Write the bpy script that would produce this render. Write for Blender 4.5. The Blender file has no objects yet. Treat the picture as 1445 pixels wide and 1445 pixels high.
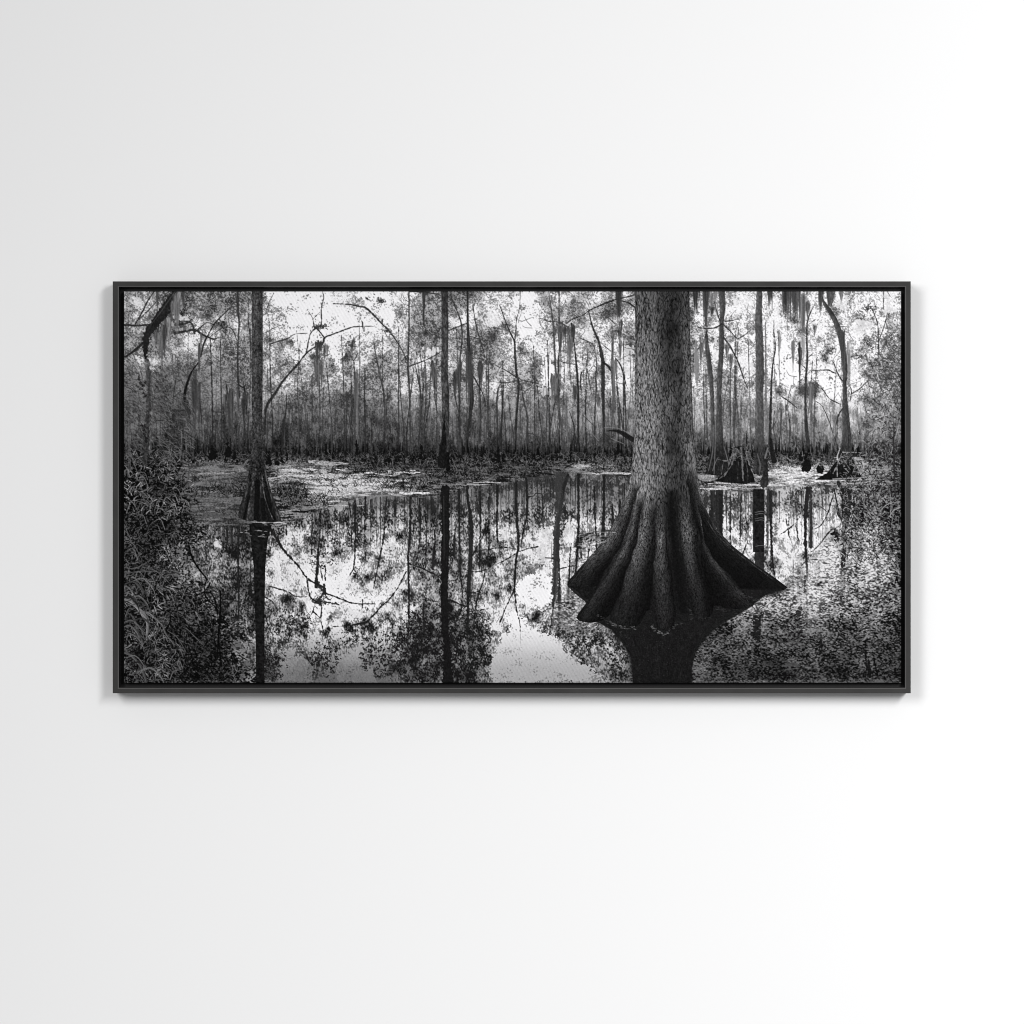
import bpy, bmesh, math
import numpy as np

# =====================================================================================
#  A framed black-and-white canvas print hanging on a pale studio wall.
#  1 unit = 1 m.  Photograph pixel (px, py) of 1445 -> X = (px-722.5)/1000, Z = 1.5-(py-722.5)/1000
# =====================================================================================
sc = bpy.context.scene
scene_col = sc.collection
# ---------------------------------------------------------------- the printed photograph
# The canvas carries a flat black-and-white photographic print (a cypress swamp).  The print is
# drawn here, stroke by stroke, as ink density and becomes a colour attribute of the canvas mesh.
import numpy as np
S = 1.5                                   # print samples per millimetre
PX0, PY0, PX1, PY1 = 175.0, 411.5, 1271.5, 963.5
TOP = 340.0                               # the drawing continues above the print, for its mirror image
W = int(round((PX1 - PX0) * S)) + 1
H = int(round((PY1 - TOP) * S)) + 1
rng = np.random.default_rng(11)
YY, XX = np.mgrid[0:H, 0:W].astype(np.float32)
X = XX / S + PX0
Y = YY / S + TOP
_fy = np.fft.fftfreq(H)[:, None]
_fx = np.fft.rfftfreq(W)[None, :]

def blur(a, sx, sy=None):
    sy = sx if sy is None else sy
    k = np.exp(-2 * np.pi ** 2 * ((sx * _fx) ** 2 + (sy * _fy) ** 2))
    return np.fft.irfft2(np.fft.rfft2(a) * k, s=(H, W)).astype(np.float32)

def white():
    return rng.standard_normal((H, W)).astype(np.float32)

def nz(sx, sy=None, hp=None):
    w = white()
    a = blur(w, sx, sy)
    if hp:
        a -= blur(w, sx * hp, (sy or sx) * hp)
    return (a / a.std()).astype(np.float32)

def uni(a):
    a = a / a.std()
    return 1 / (1 + np.exp(-1.702 * a))

def sm(a, b, v):
    t = np.clip((v - a) / (b - a), 0, 1)
    return t * t * (3 - 2 * t)

def interp(xs, pts):
    p = np.array(pts, float)
    return np.interp(xs, p[:, 0], p[:, 1])

MEAN = """
698676678eeeedbbaa767adcba99b8888abcddcdcbcdd
7a757768ceeeeddc9778bddcb988a9999abcdbbcbcbcc
7966b9b99cedeeed867a8adda999a9999bbcddccbddb9
8779b9789adcedbb898878bccbbbb9999bcddeddabb88
7887667898a8bb899a988889cbaac9999abcddccddb87
666668779987a768a9888988daaad9999a99bcbacc977
5555676787676667988789778889988888889a9abb987
555555566555555665666776777888888888888889987
444444455444444455555566666667777777777788876
322322222222222222222222233333333322233344443
2235665438984333333333333457433333344cc959753
22235553646ccbb965444444455555555676598656643
222256535446645554366866658766444677796985443
222345443654666875477977789886444699adccb5443
2223364488c8988b87678caa9a9876444bbbbedcb7864
22356544bcccbcb986578a79cca886444abcccadd8974
23458745beddec9b9656a969da84444444449989a8975
433435348adcdebc975689dd887555444555888986654
3223333468bcddcba5447adba88774444446878a76654
32222335668bb8a9633348b8675721112467555655543
3222223666799877533347ab956781112434444444433
42222235467677763333 47aaa88761114533333433333
322222342455566522223467777751114422222333332
""".replace(" ", "").split()
assert len(MEAN) == 23, len(MEAN)
for _i, _r in enumerate(MEAN):
    assert len(_r) == 45, (_i, len(_r))
_m = np.array([[int(c, 16) * 17 for c in r] for r in MEAN], np.float32)
_gx = np.clip((X[0] - 175) / 25, 0, 43.999)
_gy = np.clip((Y[:, 0] - 412) / 25, 0, 21.999)
_ix, _iy = _gx.astype(int), _gy.astype(int)
_tx, _ty = (_gx - _ix)[None, :], (_gy - _iy)[:, None]
M = ((_m[_iy][:, _ix] * (1 - _tx) + _m[_iy][:, _ix + 1] * _tx) * (1 - _ty)
     + (_m[_iy + 1][:, _ix] * (1 - _tx) + _m[_iy + 1][:, _ix + 1] * _tx) * _ty)
M = blur(M, 6)

# ---- grain fields
leaf = nz(.75, hp=3) * .9 + nz(1.5, hp=3) * .7 + nz(3.5, hp=3) * .5 + nz(8, hp=3) * .4
vert = nz(.7, 4, hp=3) * .38 + nz(.8, 1.3) * .7 + nz(3, 5, hp=3) * .45 + nz(2.5, 18, hp=3) * .6 + leaf * .35
horz = nz(7, 1.0, hp=3) * .8 + nz(16, 1.8, hp=3) * .7 + nz(1.0, .8) * .5
chop = nz(1.4, 1.0, hp=2.2) * .9 + nz(2.8, 1.7, hp=2.2) * .7 + nz(9, 6, hp=3) * .5
fine = nz(.7)

MIR = 656.0
def mirror(a):
    yy = np.clip(np.round(((2 * MIR - Y[:, 0]) - TOP) * S).astype(int), 0, H - 1)
    return a[yy]

CL = nz(7, hp=3) * .7 + nz(14, hp=3) * .7
FG = nz(.55)

def zone(m, n, lo, hi, soft=.5, up_=None, dn=None, cl=0.):
    if cl:
        m = np.clip(m + cl * CL * sm(12, 60, m) * (1 + 2.6 * sm(120, 180, m)) + 22 * sm(185, 225, m), 0, 240)
    if up_ is not None:
        hi = np.minimum(hi, m + up_); lo = np.maximum(lo, m - dn - 130 * sm(165, 205, m))
    c = np.clip((m - lo) / np.maximum(hi - lo, 1), 0, 1)
    v = np.clip((uni(n) - (1 - c)) / soft + .5, 0, 1)
    ramp = np.clip(c / .25, 0, 1) * np.clip((1 - c) / .12, 0, 1)
    v = v * ramp + c * (1 - ramp) if False else v
    return lo + (hi - lo) * v

right = sm(940, 1000, X)
def polymask(pts):
    p = np.array(pts, float); m = np.zeros((H, W), bool)
    x = p[:, 0]; y = p[:, 1]
    for i in range(len(x)):
        j = i - 1
        if y[i] != y[j]:
            m ^= ((y[i] > Y) != (y[j] > Y)) & (X < (x[j] - x[i]) * (Y - y[i]) / (y[j] - y[i]) + x[i])
    return m.astype(np.float32)
RAG = nz(1.8, hp=3) * .55 + nz(4.5, hp=3) * .55 + nz(.8) * .55
def window(pts, edge=4., rag=.40):
    m = blur(polymask(pts), edge)
    return sm(.42, .66, m + rag * RAG * sm(.02, .25, m) * (1 - .75 * sm(.8, 1, m)))
SKYW = [[(372, 405), (466, 405), (474, 430), (508, 438), (528, 452), (540, 467), (520, 474), (486, 470), (476, 478), (484, 500), (474, 515), (464, 498), (462, 484), (452, 482), (440, 492), (426, 512), (413, 514), (417, 485), (402, 470), (408, 455), (394, 432), (380, 428)],
        [(500, 412), (528, 405), (552, 405), (553, 430), (560, 455), (548, 462), (530, 440), (514, 428)],
        [(722, 418), (752, 408), (760, 440), (758, 478), (742, 486), (730, 478), (733, 455), (738, 440), (724, 432)],
        [(664, 436), (700, 440), (712, 458), (695, 462), (676, 452)], [(758, 486), (774, 500), (784, 520), (783, 545), (770, 548), (764, 520), (768, 505)], [(634, 445), (646, 450), (648, 462), (636, 460)],
        [(633, 466), (645, 466), (646, 472), (634, 474)], [(758, 545), (780, 543), (782, 558), (768, 560)], [(818, 464), (840, 464), (838, 482), (822, 484)], [(872, 490), (895, 488), (895, 545), (880, 548), (872, 520)],
        [(1097, 470), (1106, 462), (1116, 500), (1134, 515), (1134, 536), (1118, 545), (1098, 542), (1092, 520)], [(1144, 506), (1162, 507), (1173, 519), (1165, 524), (1146, 522)],
        [(1152, 527), (1178, 528), (1188, 540), (1188, 566), (1172, 560), (1158, 545)], [(1199, 512), (1216, 516), (1210, 534), (1198, 538)], [(1210, 448), (1236, 452), (1232, 474), (1210, 480), (1200, 470)],
        [(1038, 498), (1062, 500), (1066, 530), (1048, 528)], [(1006, 466), (1015, 472), (1014, 505), (1006, 520)], [(1150, 446), (1168, 452), (1172, 470), (1156, 474), (1150, 462)], [(1240, 410), (1262, 408), (1268, 440), (1250, 445)],
        [(261, 476), (279, 477), (270, 492)], [(184, 418), (198, 420), (202, 436), (188, 434)], [(190, 500), (204, 508), (198, 516)], [(304, 447), (318, 444), (312, 456)], [(244, 444), (270, 446), (262, 453), (248, 453)], [(212, 505), (224, 508), (216, 524), (209, 520)],
        [(1086, 420), (1100, 420), (1104, 470), (1094, 486), (1086, 470)], [(1180, 412), (1200, 418), (1190, 440), (1178, 430)], [(1030, 412), (1060, 414), (1064, 440), (1040, 440)], [(596, 490), (618, 490), (618, 500), (600, 504)], [(565, 535), (576, 530), (574, 552), (568, 556)]]
SW = np.zeros((H, W), np.float32)
for p_ in SKYW:
    SW = np.maximum(SW, window(p_, 3.2 if len(p_) < 9 else 4.5) * (.72 if len(p_) < 6 else 1))
REFW = [[(420, 800), (446, 800), (468, 812), (482, 800), (500, 778), (510, 782), (502, 804), (486, 826), (500, 842), (544, 836), (552, 846), (530, 860), (500, 862), (478, 850), (462, 866), (456, 888), (436, 884), (432, 860), (438, 838), (428, 818)],
        [(722, 832), (742, 812), (768, 806), (782, 820), (783, 848), (762, 862), (736, 850)], [(702, 908), (722, 884), (704, 872), (728, 862), (752, 884), (790, 902), (806, 926), (836, 944), (862, 966), (700, 966), (690, 946)],
        [(396, 932), (428, 924), (444, 944), (440, 966), (392, 966)], [(474, 930), (506, 916), (524, 944), (536, 966), (476, 966)], [(520, 892), (540, 896), (552, 908), (536, 908)], [(545, 760), (560, 756), (562, 774), (548, 776)], [(704, 744), (718, 742), (720, 756), (706, 766)],
        [(760, 745), (782, 745), (783, 790), (768, 800), (756, 790)], [(300, 762), (310, 760), (312, 772), (304, 774)], [(268, 808), (284, 806), (286, 820), (274, 820)], [(1096, 734), (1130, 732), (1132, 758), (1102, 762)], [(1152, 730), (1174, 734), (1176, 762), (1154, 766)],
        [(795, 735), (812, 733), (812, 764), (797, 770)], [(1032, 745), (1043, 745), (1043, 760), (1034, 758)], [(1040, 878), (1062, 868), (1061, 890), (1046, 894)], [(383, 770), (396, 780), (398, 830), (386, 830)]]
RW = np.zeros((H, W), np.float32)
for p_ in REFW:
    RW = np.maximum(RW, window(p_, 3.2 if len(p_) < 9 else 5) * (.75 if len(p_) < 6 else 1))
farz = np.maximum(sm(550, 590, Y), sm(500, 530, Y) * sm(360, 320, X)) * (1 - .35 * right)
hi_up = 236 - 75 * sm(535, 600, Y) * (1 - .5 * right) - 45 * sm(600, 640, Y)
lo_up = 60 - 22 * sm(420, 340, X) - 20 * sm(540, 610, Y) * (1 - .6 * right) + 8 * right - 24 * sm(612, 636, Y)
n_up = leaf * (1 - sm(535, 585, Y)) + vert * sm(535, 585, Y) * .9 + fine * .3
g = zone(M, n_up, lo_up, hi_up, 1.1, 64 - 30 * farz, 46 - 20 * farz, 12) + 6 * FG * (M < 215)
fleck = (uni(nz(1.0, hp=3) + .8 * nz(6, hp=3)) > .93).astype(np.float32)
g = g * (1 - SW) + (237 - 120 * blur(fleck, .5)) * SW
band = sm(626, 638, Y + 3 * nz(1.5) + 4 * nz(9, 4))
g = g * (1 - band) + zone(M, leaf * .6 + fine * .6, 8, 58 + 72 * sm(641, 650, Y), 1.) * band

shore = interp(X[0], [(175, 720), (250, 735), (262, 741), (395, 744), (440, 727), (470, 713), (500, 706), (530, 699),
                      (620, 700), (660, 686), (705, 684), (745, 673), (790, 666), (850, 669), (895, 673), (985, 688),
                      (1040, 694), (1100, 689), (1150, 684), (1200, 690), (1275, 700)])[None, :]
bankx = interp(Y[:, 0], [(630, 235), (660, 250), (700, 272), (740, 268), (780, 252), (820, 262), (860, 292), (900, 318), (964, 352)])[:, None]
mud = sm(650, 658, Y + 2 * nz(3, 1))
g = g * (1 - mud) + zone(M, horz + leaf * .6, 22, 205, 1., 60 - 28 * sm(380, 350, X), 60 - 26 * sm(380, 350, X)) * mud
wat = sm(-2, 2, Y - shore + 1.5 * nz(8, 1.5))
leafr = mirror(blur(nz(.7, hp=3) * .8 + nz(1.2, hp=3) * .7 + nz(3, hp=3) * .6 + nz(7, hp=3) * .5, .2, .9)); leafr = leafr / leafr.std()
vertr = mirror(vert)
nr = leafr * 1.0 + vertr * .8 * (1 - sm(740, 800, Y)) + fine * .2
hi_r = 236 - 85 * sm(860, 962, Y) - 45 * sm(600, 540, X) * sm(870, 960, Y) - 110 * (1 - sm(700, 745, Y)) * (1 - .5 * right) - 45 * sm(370, 330, X)
g = g * (1 - wat) + zone(M, nr, 24 + 30 * (1 - sm(700, 740, Y)), np.minimum(hi_r, 222), 1.0, 80 + 20 * sm(860, 890, Y), 70 + 35 * sm(860, 890, Y), 18) * wat
chy = interp(X[0], [(175, 1200), (740, 1200), (770, 880), (800, 838), (840, 850), (900, 900), (960, 900), (1000, 835), (1100, 826), (1150, 800),
                    (1185, 745), (1215, 700), (1275, 690)])[None, :]
skr = np.minimum(234 - 58 * sm(868, 955, Y) - 45 * sm(600, 540, X) * sm(880, 960, Y), 240)
g = g * (1 - RW * wat) + (skr - 95 * blur(fleck, .6) * (Y < 890) - 45 * blur(fleck, .6) * (Y > 890)) * RW * wat
cm = sm(-22, 22, Y - chy + 9 * nz(7)) * (1 - sm(800, 760, X)) * (1 - (sm(878, 905, Y) * sm(905, 880, X)))
hi_c = 210 - 95 * sm(845, 900, Y) - 20 * sm(910, 960, Y)
M = M * (1 - .18 * sm(850, 880, Y) * sm(990, 1010, X))
g = g * (1 - cm) + zone(M, chop, 12, hi_c, 1., 85, 70, 14) * cm
bk = sm(8, -8, X - bankx + 8 * nz(6)) * sm(628, 645, Y)
semi = sm(40, 0, X - bankx + 10 * nz(6)) * sm(730, 750, Y)
g = g * (1 - semi) + zone(M, chop * .8 + leaf * .3, 10, 150, .7) * semi
g = g * (1 - bk) + zone(M * .8, chop, 6, 100, .8) * bk
G = g.astype(np.float32)

# ---- strokes
def smooth(pts, n=5):
    p = np.array(pts, float)
    if len(p) < 3:
        return p
    q = np.vstack([2 * p[0] - p[1], p, 2 * p[-1] - p[-2]])
    out = []
    for i in range(1, len(q) - 2):
        for t in np.arange(n) / n:
            a, b, c, d = q[i - 1:i + 3]
            out.append(.5 * (2 * b + (c - a) * t + (2 * a - 5 * b + 4 * c - d) * t * t + (3 * b - a - 3 * c + d) * t ** 3))
    out.append(p[-1])
    return np.array(out)

def stroke(pts, tone, alpha=1., soft=.6, tex=0., side=0., clip=None, n=5, rough=0.):
    """pts: (x, y, width) in millimetres; tone 0..255; tex: bark grain; side: light along the left edge"""
    p = smooth(pts, n)
    x = (p[:, 0] - PX0) * S; y = (p[:, 1] - TOP) * S; w = np.maximum(p[:, 2] * S, .7) / 2
    pad = w.max() + 2
    x0, x1 = int(max(x.min() - pad, 0)), int(min(x.max() + pad + 1, W))
    y0, y1 = int(max(y.min() - pad, 0)), int(min(y.max() + pad + 1, H))
    if x1 <= x0 or y1 <= y0:
        return
    gx = XX[y0:y1, x0:x1]; gy = YY[y0:y1, x0:x1]
    best = np.full(gx.shape, -9., np.float32); off = np.zeros(gx.shape, np.float32)
    for i in range(len(x) - 1):
        dx, dy = x[i + 1] - x[i], y[i + 1] - y[i]
        L = dx * dx + dy * dy + 1e-6
        wi = max(w[i], w[i + 1]) + 2
        a0, a1 = int(max(min(y[i], y[i + 1]) - wi - y0, 0)), int(max(y[i], y[i + 1]) + wi + 2 - y0)
        b0, b1 = int(max(min(x[i], x[i + 1]) - wi - x0, 0)), int(max(x[i], x[i + 1]) + wi + 2 - x0)
        if a1 <= 0 or b1 <= 0:
            continue
        sx = gx[a0:a1, b0:b1] - x[i]; sy = gy[a0:a1, b0:b1] - y[i]
        t = np.clip((sx * dx + sy * dy) / L, 0, 1)
        ex = sx - t * dx; ey = sy - t * dy
        ww = w[i] + (w[i + 1] - w[i]) * t
        c = ww - np.sqrt(ex * ex + ey * ey)
        b = best[a0:a1, b0:b1]
        m = c > b
        b[m] = c[m]
        if side:
            o = off[a0:a1, b0:b1]
            o[m] = (ex / np.maximum(ww, .5))[m]
    if rough:
        best = best + rough * RG[y0:y1, x0:x1]
    cov = np.clip(best / (2 * soft) + .5, 0, 1) * alpha
    if clip is not None:
        cov = cov * clip[y0:y1, x0:x1]
    tn = tone
    if tex:
        tn = tone * (1 + tex * BARK[y0:y1, x0:x1])
    if side:
        tn = tn * (1 - side * np.clip(off, -1, 1))
    G[y0:y1, x0:x1] = G[y0:y1, x0:x1] * (1 - cov) + tn * cov

_b = np.abs(nz(1.0, 2.6)) * .8 + np.abs(nz(.8, 1.6)) * .35 + .25 * nz(3, 8)
BARK = np.clip((_b - _b.mean()) / _b.std(), -1.4, 2.2) * .5
RG = nz(1.5)

def poly(pts):
    """soft mask of a polygon given in millimetres"""
    p = np.array(pts, float)
    x = (p[:, 0] - PX0) * S; y = (p[:, 1] - TOP) * S
    x0, x1 = int(max(x.min() - 2, 0)), int(min(x.max() + 3, W))
    y0, y1 = int(max(y.min() - 2, 0)), int(min(y.max() + 3, H))
    acc = np.zeros((y1 - y0, x1 - x0), np.float32)
    for oy in (-.33, 0, .33):
        for ox in (-.33, 0, .33):
            gx = XX[y0:y1, x0:x1] + ox; gy = YY[y0:y1, x0:x1] + oy
            ins = np.zeros(gx.shape, bool)
            for i in range(len(x)):
                j = i - 1
                if y[i] == y[j]:
                    continue
                c = (y[i] > gy) != (y[j] > gy)
                ins ^= c & (gx < (x[j] - x[i]) * (gy - y[i]) / (y[j] - y[i]) + x[i])
            acc += ins
    m = np.zeros((H, W), np.float32)
    m[y0:y1, x0:x1] = acc / 9
    return m

def fill(mask, tone):
    G[:] = G * (1 - mask) + tone * mask

# far thicket: hundreds of thin stems, then the stems and limbs one can follow
up = (Y < 652).astype(np.float32)
for k in range(560):
    x = rng.uniform(175, 1272); y1 = rng.uniform(618, 640); L = rng.uniform(20, 95) * rng.uniform(.4, 1)
    lf = 1 if x > 960 else 0
    tone = rng.choice([34, 42, 50, 60, 105]) + 25 * lf
    if x > 1225: continue
    ln = rng.normal(0, 3.5)
    stroke([(x + ln, y1 - L, .4), (x + ln * .3 + rng.normal(0, .9), y1 - L / 2, .7), (x, y1, rng.uniform(.6, 1.6))], tone, rng.uniform(.35, .8), n=2)
for k in range(260):                      # fine twigs in the crowns
    x = rng.uniform(180, 1268); y = rng.uniform(345, 585); a = rng.uniform(0, np.pi); L = rng.uniform(5, 22)
    if 365 < x < 560 and 405 < y < 500: continue
    c = rng.normal(0, .25) * L
    stroke([(x, y, .9), (x + np.cos(a) * L / 2 + c, y - np.sin(a) * L / 2, .7), (x + np.cos(a) * L, y - np.sin(a) * L + c, .4)], rng.uniform(45, 85), .8, n=3)

# (tone, grain, points x, y, width ...): trunks and limbs of the middle distance
T = []
def t(tone, *v, tex=.25, mir=1, side=.0):
    T.append((tone, [tuple(v[i:i + 3]) for i in range(0, len(v), 3)], tex, mir, side))
# left group
t(60, 212, 540, 7, 211, 580, 8, 208, 640, 9, mir=0)
t(48, 175, 458, 2.5, 195, 459, 3, 216, 457, 2)
t(48, 191, 456, 2, 200, 440, 2, 208, 424, 2, 217, 411, 1.5)
t(60, 196, 450, 1.5, 214, 432, 1.3, 224, 420, 1)
t(55, 218, 340, 4, 221, 400, 4, 222, 425, 2)
t(50, 246, 458, 2.5, 262, 456, 2.8, 270, 450, 1)
t(48, 246, 470, 4, 262, 467, 3.2, 275, 465, 3, 284, 471, 3, 300, 478, 2.4, 307, 476, 1.5)
t(50, 258, 453, 1, 270, 456, 2.5, 274, 470, 3)
t(45, 275, 468, 2, 284, 460, 1.8, 292, 455, 1.2, 303, 458, .8)
t(38, 283, 502, 2.6, 287, 485, 2.2, 295, 469, 2, 303, 455, 1.7, 315, 443, 1.4, 324, 434, .8)
t(52, 292, 478, 1, 312, 463, 1.4, 326, 463, 1.2, 334, 480, 1)
t(22, 279, 512, 1.5, 270, 524, 2.4, 265, 537, 3.2, 261, 550, 3.8, 260, 563, 3.5, 262, 573, 1.5)
t(52, 335, 345, 2, 335, 430, 3.5, 337, 455, 2.2, 335, 500, 2.4, 336, 545, 2.8, 338, 560, 2)
t(50, 350, 420, .8, 350, 450, 1.2, 353, 480, 1.6, 354, 520, 1.2)
t(34, 337, 543, 2, 342, 546, 2.5, 346, 543, 2)
t(32, 344, 545, 2.2, 346, 560, 2, 348, 585, 1)
t(34, 318, 538, 1, 320, 552, 2, 319, 566, 1.5)
t(45, 303, 581, .8, 312, 582, 1.2, 317, 588, 1.6, 317, 610, 1.8, 320, 637, 3)
t(45, 281, 563, 1, 283, 580, 1.6, 285, 600, 1)
t(48, 325, 496, .8, 333, 500, 1.3, 343, 498, 1, 348, 500, .8)
t(40, 330, 612, .8, 333, 600, 1.6, 333, 632, 1.2)
t(45, 245, 560, 1.5, 255, 551, .8)
# long leaning limb and its fork
t(45, 373, 612, 3, 374, 590, 3, 376, 573, 4, 387, 556, 3.6, 400, 536, 3, 420, 513, 2.4, 432, 498, 2.2, 443, 490, 2, 455, 484, 2.6, 458, 476, 2.4, 470, 471, 1.9, 486, 465, 1.7, 498, 461, 1.7, 512, 460, 1.3, 528, 460, .7)
t(50, 432, 498, 2, 435, 481, 1.8, 438, 470, 1.8, 445, 463, 2.6, 453, 457, 2, 453, 436, 1.2, 456.5, 419, 1.2, 455, 408, .8, 460, 380, .8)
t(45, 447, 463, 2.4, 452, 469, 1.8, 458, 477, 2.2)
t(55, 442, 456, 1, 441, 449, 1, 435, 439, .7)
t(55, 441, 450, 1, 451, 440, .7)
t(52, 470, 428, .8, 492, 429, 1.4, 507, 432, 2.2, 516, 434, 2.4, 528, 445, 2.3, 539, 457, 2, 547, 464, 2, 556, 476, 1.5, 565, 490, 1.4, 573, 505, 1.4)
t(45, 510, 452, .8, 511.6, 457, 1.8, 512.4, 466, .8)
t(55, 380, 485, 1.8, 393, 481, 1.6, 406, 477, 1.3, 416, 471, 1.1, 433, 470, .7)
t(60, 374, 442, 1, 379, 427, 1, 386, 413, .7)
t(60, 372, 470, 1, 385, 463, 1)
t(62, 499, 508, 1.4, 500, 527, 1.8, 501, 557, 2.2, 500, 588, 2.6, 500, 612, 2.8, 500, 645, 5)
t(62, 492, 499, .8, 499, 509, 1.4); t(62, 505, 498, .8, 499, 509, 1.2)
t(62, 527, 482, 1, 531, 505, 1.5, 537, 534, 1.8, 542, 557, 2.2, 543, 582, 2, 545, 610, 1.5)
t(58, 577, 345, 1.2, 577, 412, 1.8, 577, 466, 2.2, 575.5, 512, 2.6, 576, 527, 2.8, 578, 557, 2.6, 578.6, 603, 2.2, 579, 640, 3)
t(55, 576, 517, 2, 590, 512, 1.8, 600, 508, 1.5, 614, 501, 1.3, 622, 496, .8)
t(60, 440, 530, 1.8, 440, 557, 1.4, 440, 605, 1.2)
t(68, 446, 484, 4, 447, 500, 3.4, 447.5, 515, 3.4, 449, 530, 3, 451, 560, 1.6, 451, 600, 1)
t(42, 404, 557, 1.2, 403, 580, 1.8, 400, 596, 4, 399, 607, 3.5, 397, 640, 2)
t(50, 446, 614, 1, 461, 601, .6)
t(45, 515, 520, 1, 514, 560, 1.5, 515, 600, 2, 515, 640, 2)
t(58, 496, 540, 1.2, 495, 580, 1.4, 488, 620, 1.2)
# behind the centre tree
t(50, 603, 380, 2, 599, 414, 3, 598, 436, 2.4, 598, 457, 2, 602, 468, 1.2)
t(50, 578, 411, 1, 600, 412, 2, 620, 415, 1.4)
t(62, 610, 510, 4, 612, 530, 3.4, 613.5, 545, 2.4, 614, 565, 1.6, 618, 585, 1.2)
t(60, 585, 511, 1, 590, 535, 1.5, 593, 557, 1.8, 592, 610, 1.5)
t(60, 600, 511, 1, 602, 560, 1, 603, 600, 1)
t(55, 637, 420, 1.5, 646, 441, 1.6, 651, 457, 2, 652, 478, 2, 649.5, 502, 2.2, 649, 527, 3, 648.5, 557, 3, 648, 588, 3, 648.5, 625, 3.4, 648.5, 640, 3.4)
t(50, 641, 525, 3, 641, 545, 3, 643, 565, 1.5, 647, 580, 1)
t(52, 633, 466, 2, 645, 461, 1.8, 660, 455, 1.4)
t(42, 659, 350, 2, 660, 455, 3.2, 661, 481, 4.6, 662, 504, 5, 664, 527, 5, 665, 550, 5.6, 666, 565, 5.6, 663, 588, 4.4, 660, 610, 3.4, 659, 640, 4)
t(55, 667, 430, 1.2, 671, 455, 1.6, 676, 475, 1.8, 681, 490, 1.3, 684, 505, 1)
t(55, 677, 510, 2, 677, 550, 2.2, 678, 588, 2.6, 677, 625, 2.4)
t(50, 662, 520, 1, 672, 538, 1.8, 682, 557, 1.5, 686, 575, 1)
t(60, 689, 514, 1.4, 689.5, 557, 1.5, 689, 610, 1.3)
t(50, 655, 478, 1, 665, 475, 1.5, 676, 478, 1.5)
t(50, 660, 507, 2, 672, 505, 1.5, 686, 508, 1)
# forked tree right of centre
t(45, 705, 430, 1.2, 714, 455, 1.6, 722, 473, 2, 726, 482, 2.6, 727, 503, 2.8, 729, 527, 3, 732, 542, 3.4, 730, 572, 3.4, 728, 603, 3.2, 728, 650, 4.5)
t(50, 726, 482, 1.6, 728, 466, 1.5, 729, 450, 1.3, 733, 434, .9, 735, 400, .6)
t(50, 699, 515, .8, 715, 523, 1.5, 729, 532, 1.8)
t(58, 730, 533, 1, 745, 538, 1.2, 760, 541, 1); t(58, 690, 537, .8, 712, 540, 1.2, 728, 537, 1.2)
t(60, 735, 541, 1.6, 739, 565, 2.2, 744, 588, 2.6, 743.5, 618, 2.6, 743, 645, 3)
t(58, 722, 539, .7, 708, 541, 1, 703, 549, 2.4, 701, 572, 2.6, 702, 603, 2.8, 702, 645, 4)
t(70, 760, 570, .8, 765, 590, 1.3, 764, 630, 1.5)
t(50, 745, 611, .8, 752, 612, 1.2, 757, 616, 1.2, 762, 616, 1)
t(72, 775, 415, 1, 778.6, 440, 1.8, 781, 460, 2.6, 782.5, 490, 2.6, 784, 518, 2.8, 786, 542, 3.8, 788, 572, 4, 792, 603, 4, 797, 625, 4, 801, 642, 4)
t(62, 790, 345, 1.5, 789, 430, 1.5, 789.5, 460, 3, 790, 487, 2.8, 789, 500, 1.5, 788, 530, 4, 788, 560, 3)
t(68, 766, 449, 1, 775, 453, 1.2, 790, 454.5, 1.5, 799, 460, 2.2)
t(35, 895, 416, 1.6, 867, 423, 2, 846, 431, 1.8, 831, 438, 1.7, 823, 444, 1.5, 808, 450, 1.5, 799, 456, 1.2)
t(42, 806.5, 456, 2.4, 810, 480, 2, 812, 500, 2, 813.5, 515, 2.4, 815.5, 542, 3.4, 816, 572, 3.2, 816, 625, 3, 816, 645, 4)
t(50, 790, 509, 1, 800, 512, 1.3, 812, 514, 1)
t(85, 802, 461, 3.6, 803, 496, 2.4, 804, 520, 1.5, 806, 545, 1)
t(40, 820.5, 525, 1.3, 819, 540, 2, 821, 555, 1)
t(70, 829, 523, 1, 832, 540, 1.2, 835, 556, 1)
t(45, 831, 440, 1.6, 837, 463, 2.6, 844.6, 480, 3, 849, 500, 5, 851, 515, 5.4, 851, 557, 5, 852, 588, 3.6, 852.5, 625, 3.4, 853, 650, 5, 853, 656, 8)
t(38, 851, 511, 2, 857, 515, 3, 862, 522, 2.4)
t(60, 817, 476, 1, 829, 481, 1.3, 838, 488, 1, 842, 510, 1.6, 841, 530, 2, 841.5, 550, 2.2, 840, 572, 2.2, 839, 625, 2.6)
t(60, 852, 487, 1, 862, 495, 1.2); t(60, 855, 445, .8, 868, 456, 1.3)
t(85, 865, 466, 3, 864.5, 496, 3.4, 864, 527, 4, 866, 557, 4.4, 864, 600, 2.5)
t(50, 869, 505, 1.4, 877, 518, 2, 884, 544, 1.2)
t(58, 873, 575, 2, 874, 590, 3, 875, 606, 2.4)
t(40, 878, 424, 2, 887, 427, 1.8, 896, 433, 2)
t(70, 889, 495, 1, 891, 545, 1)
t(60, 870, 466, .8, 892, 478, .8)
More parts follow.
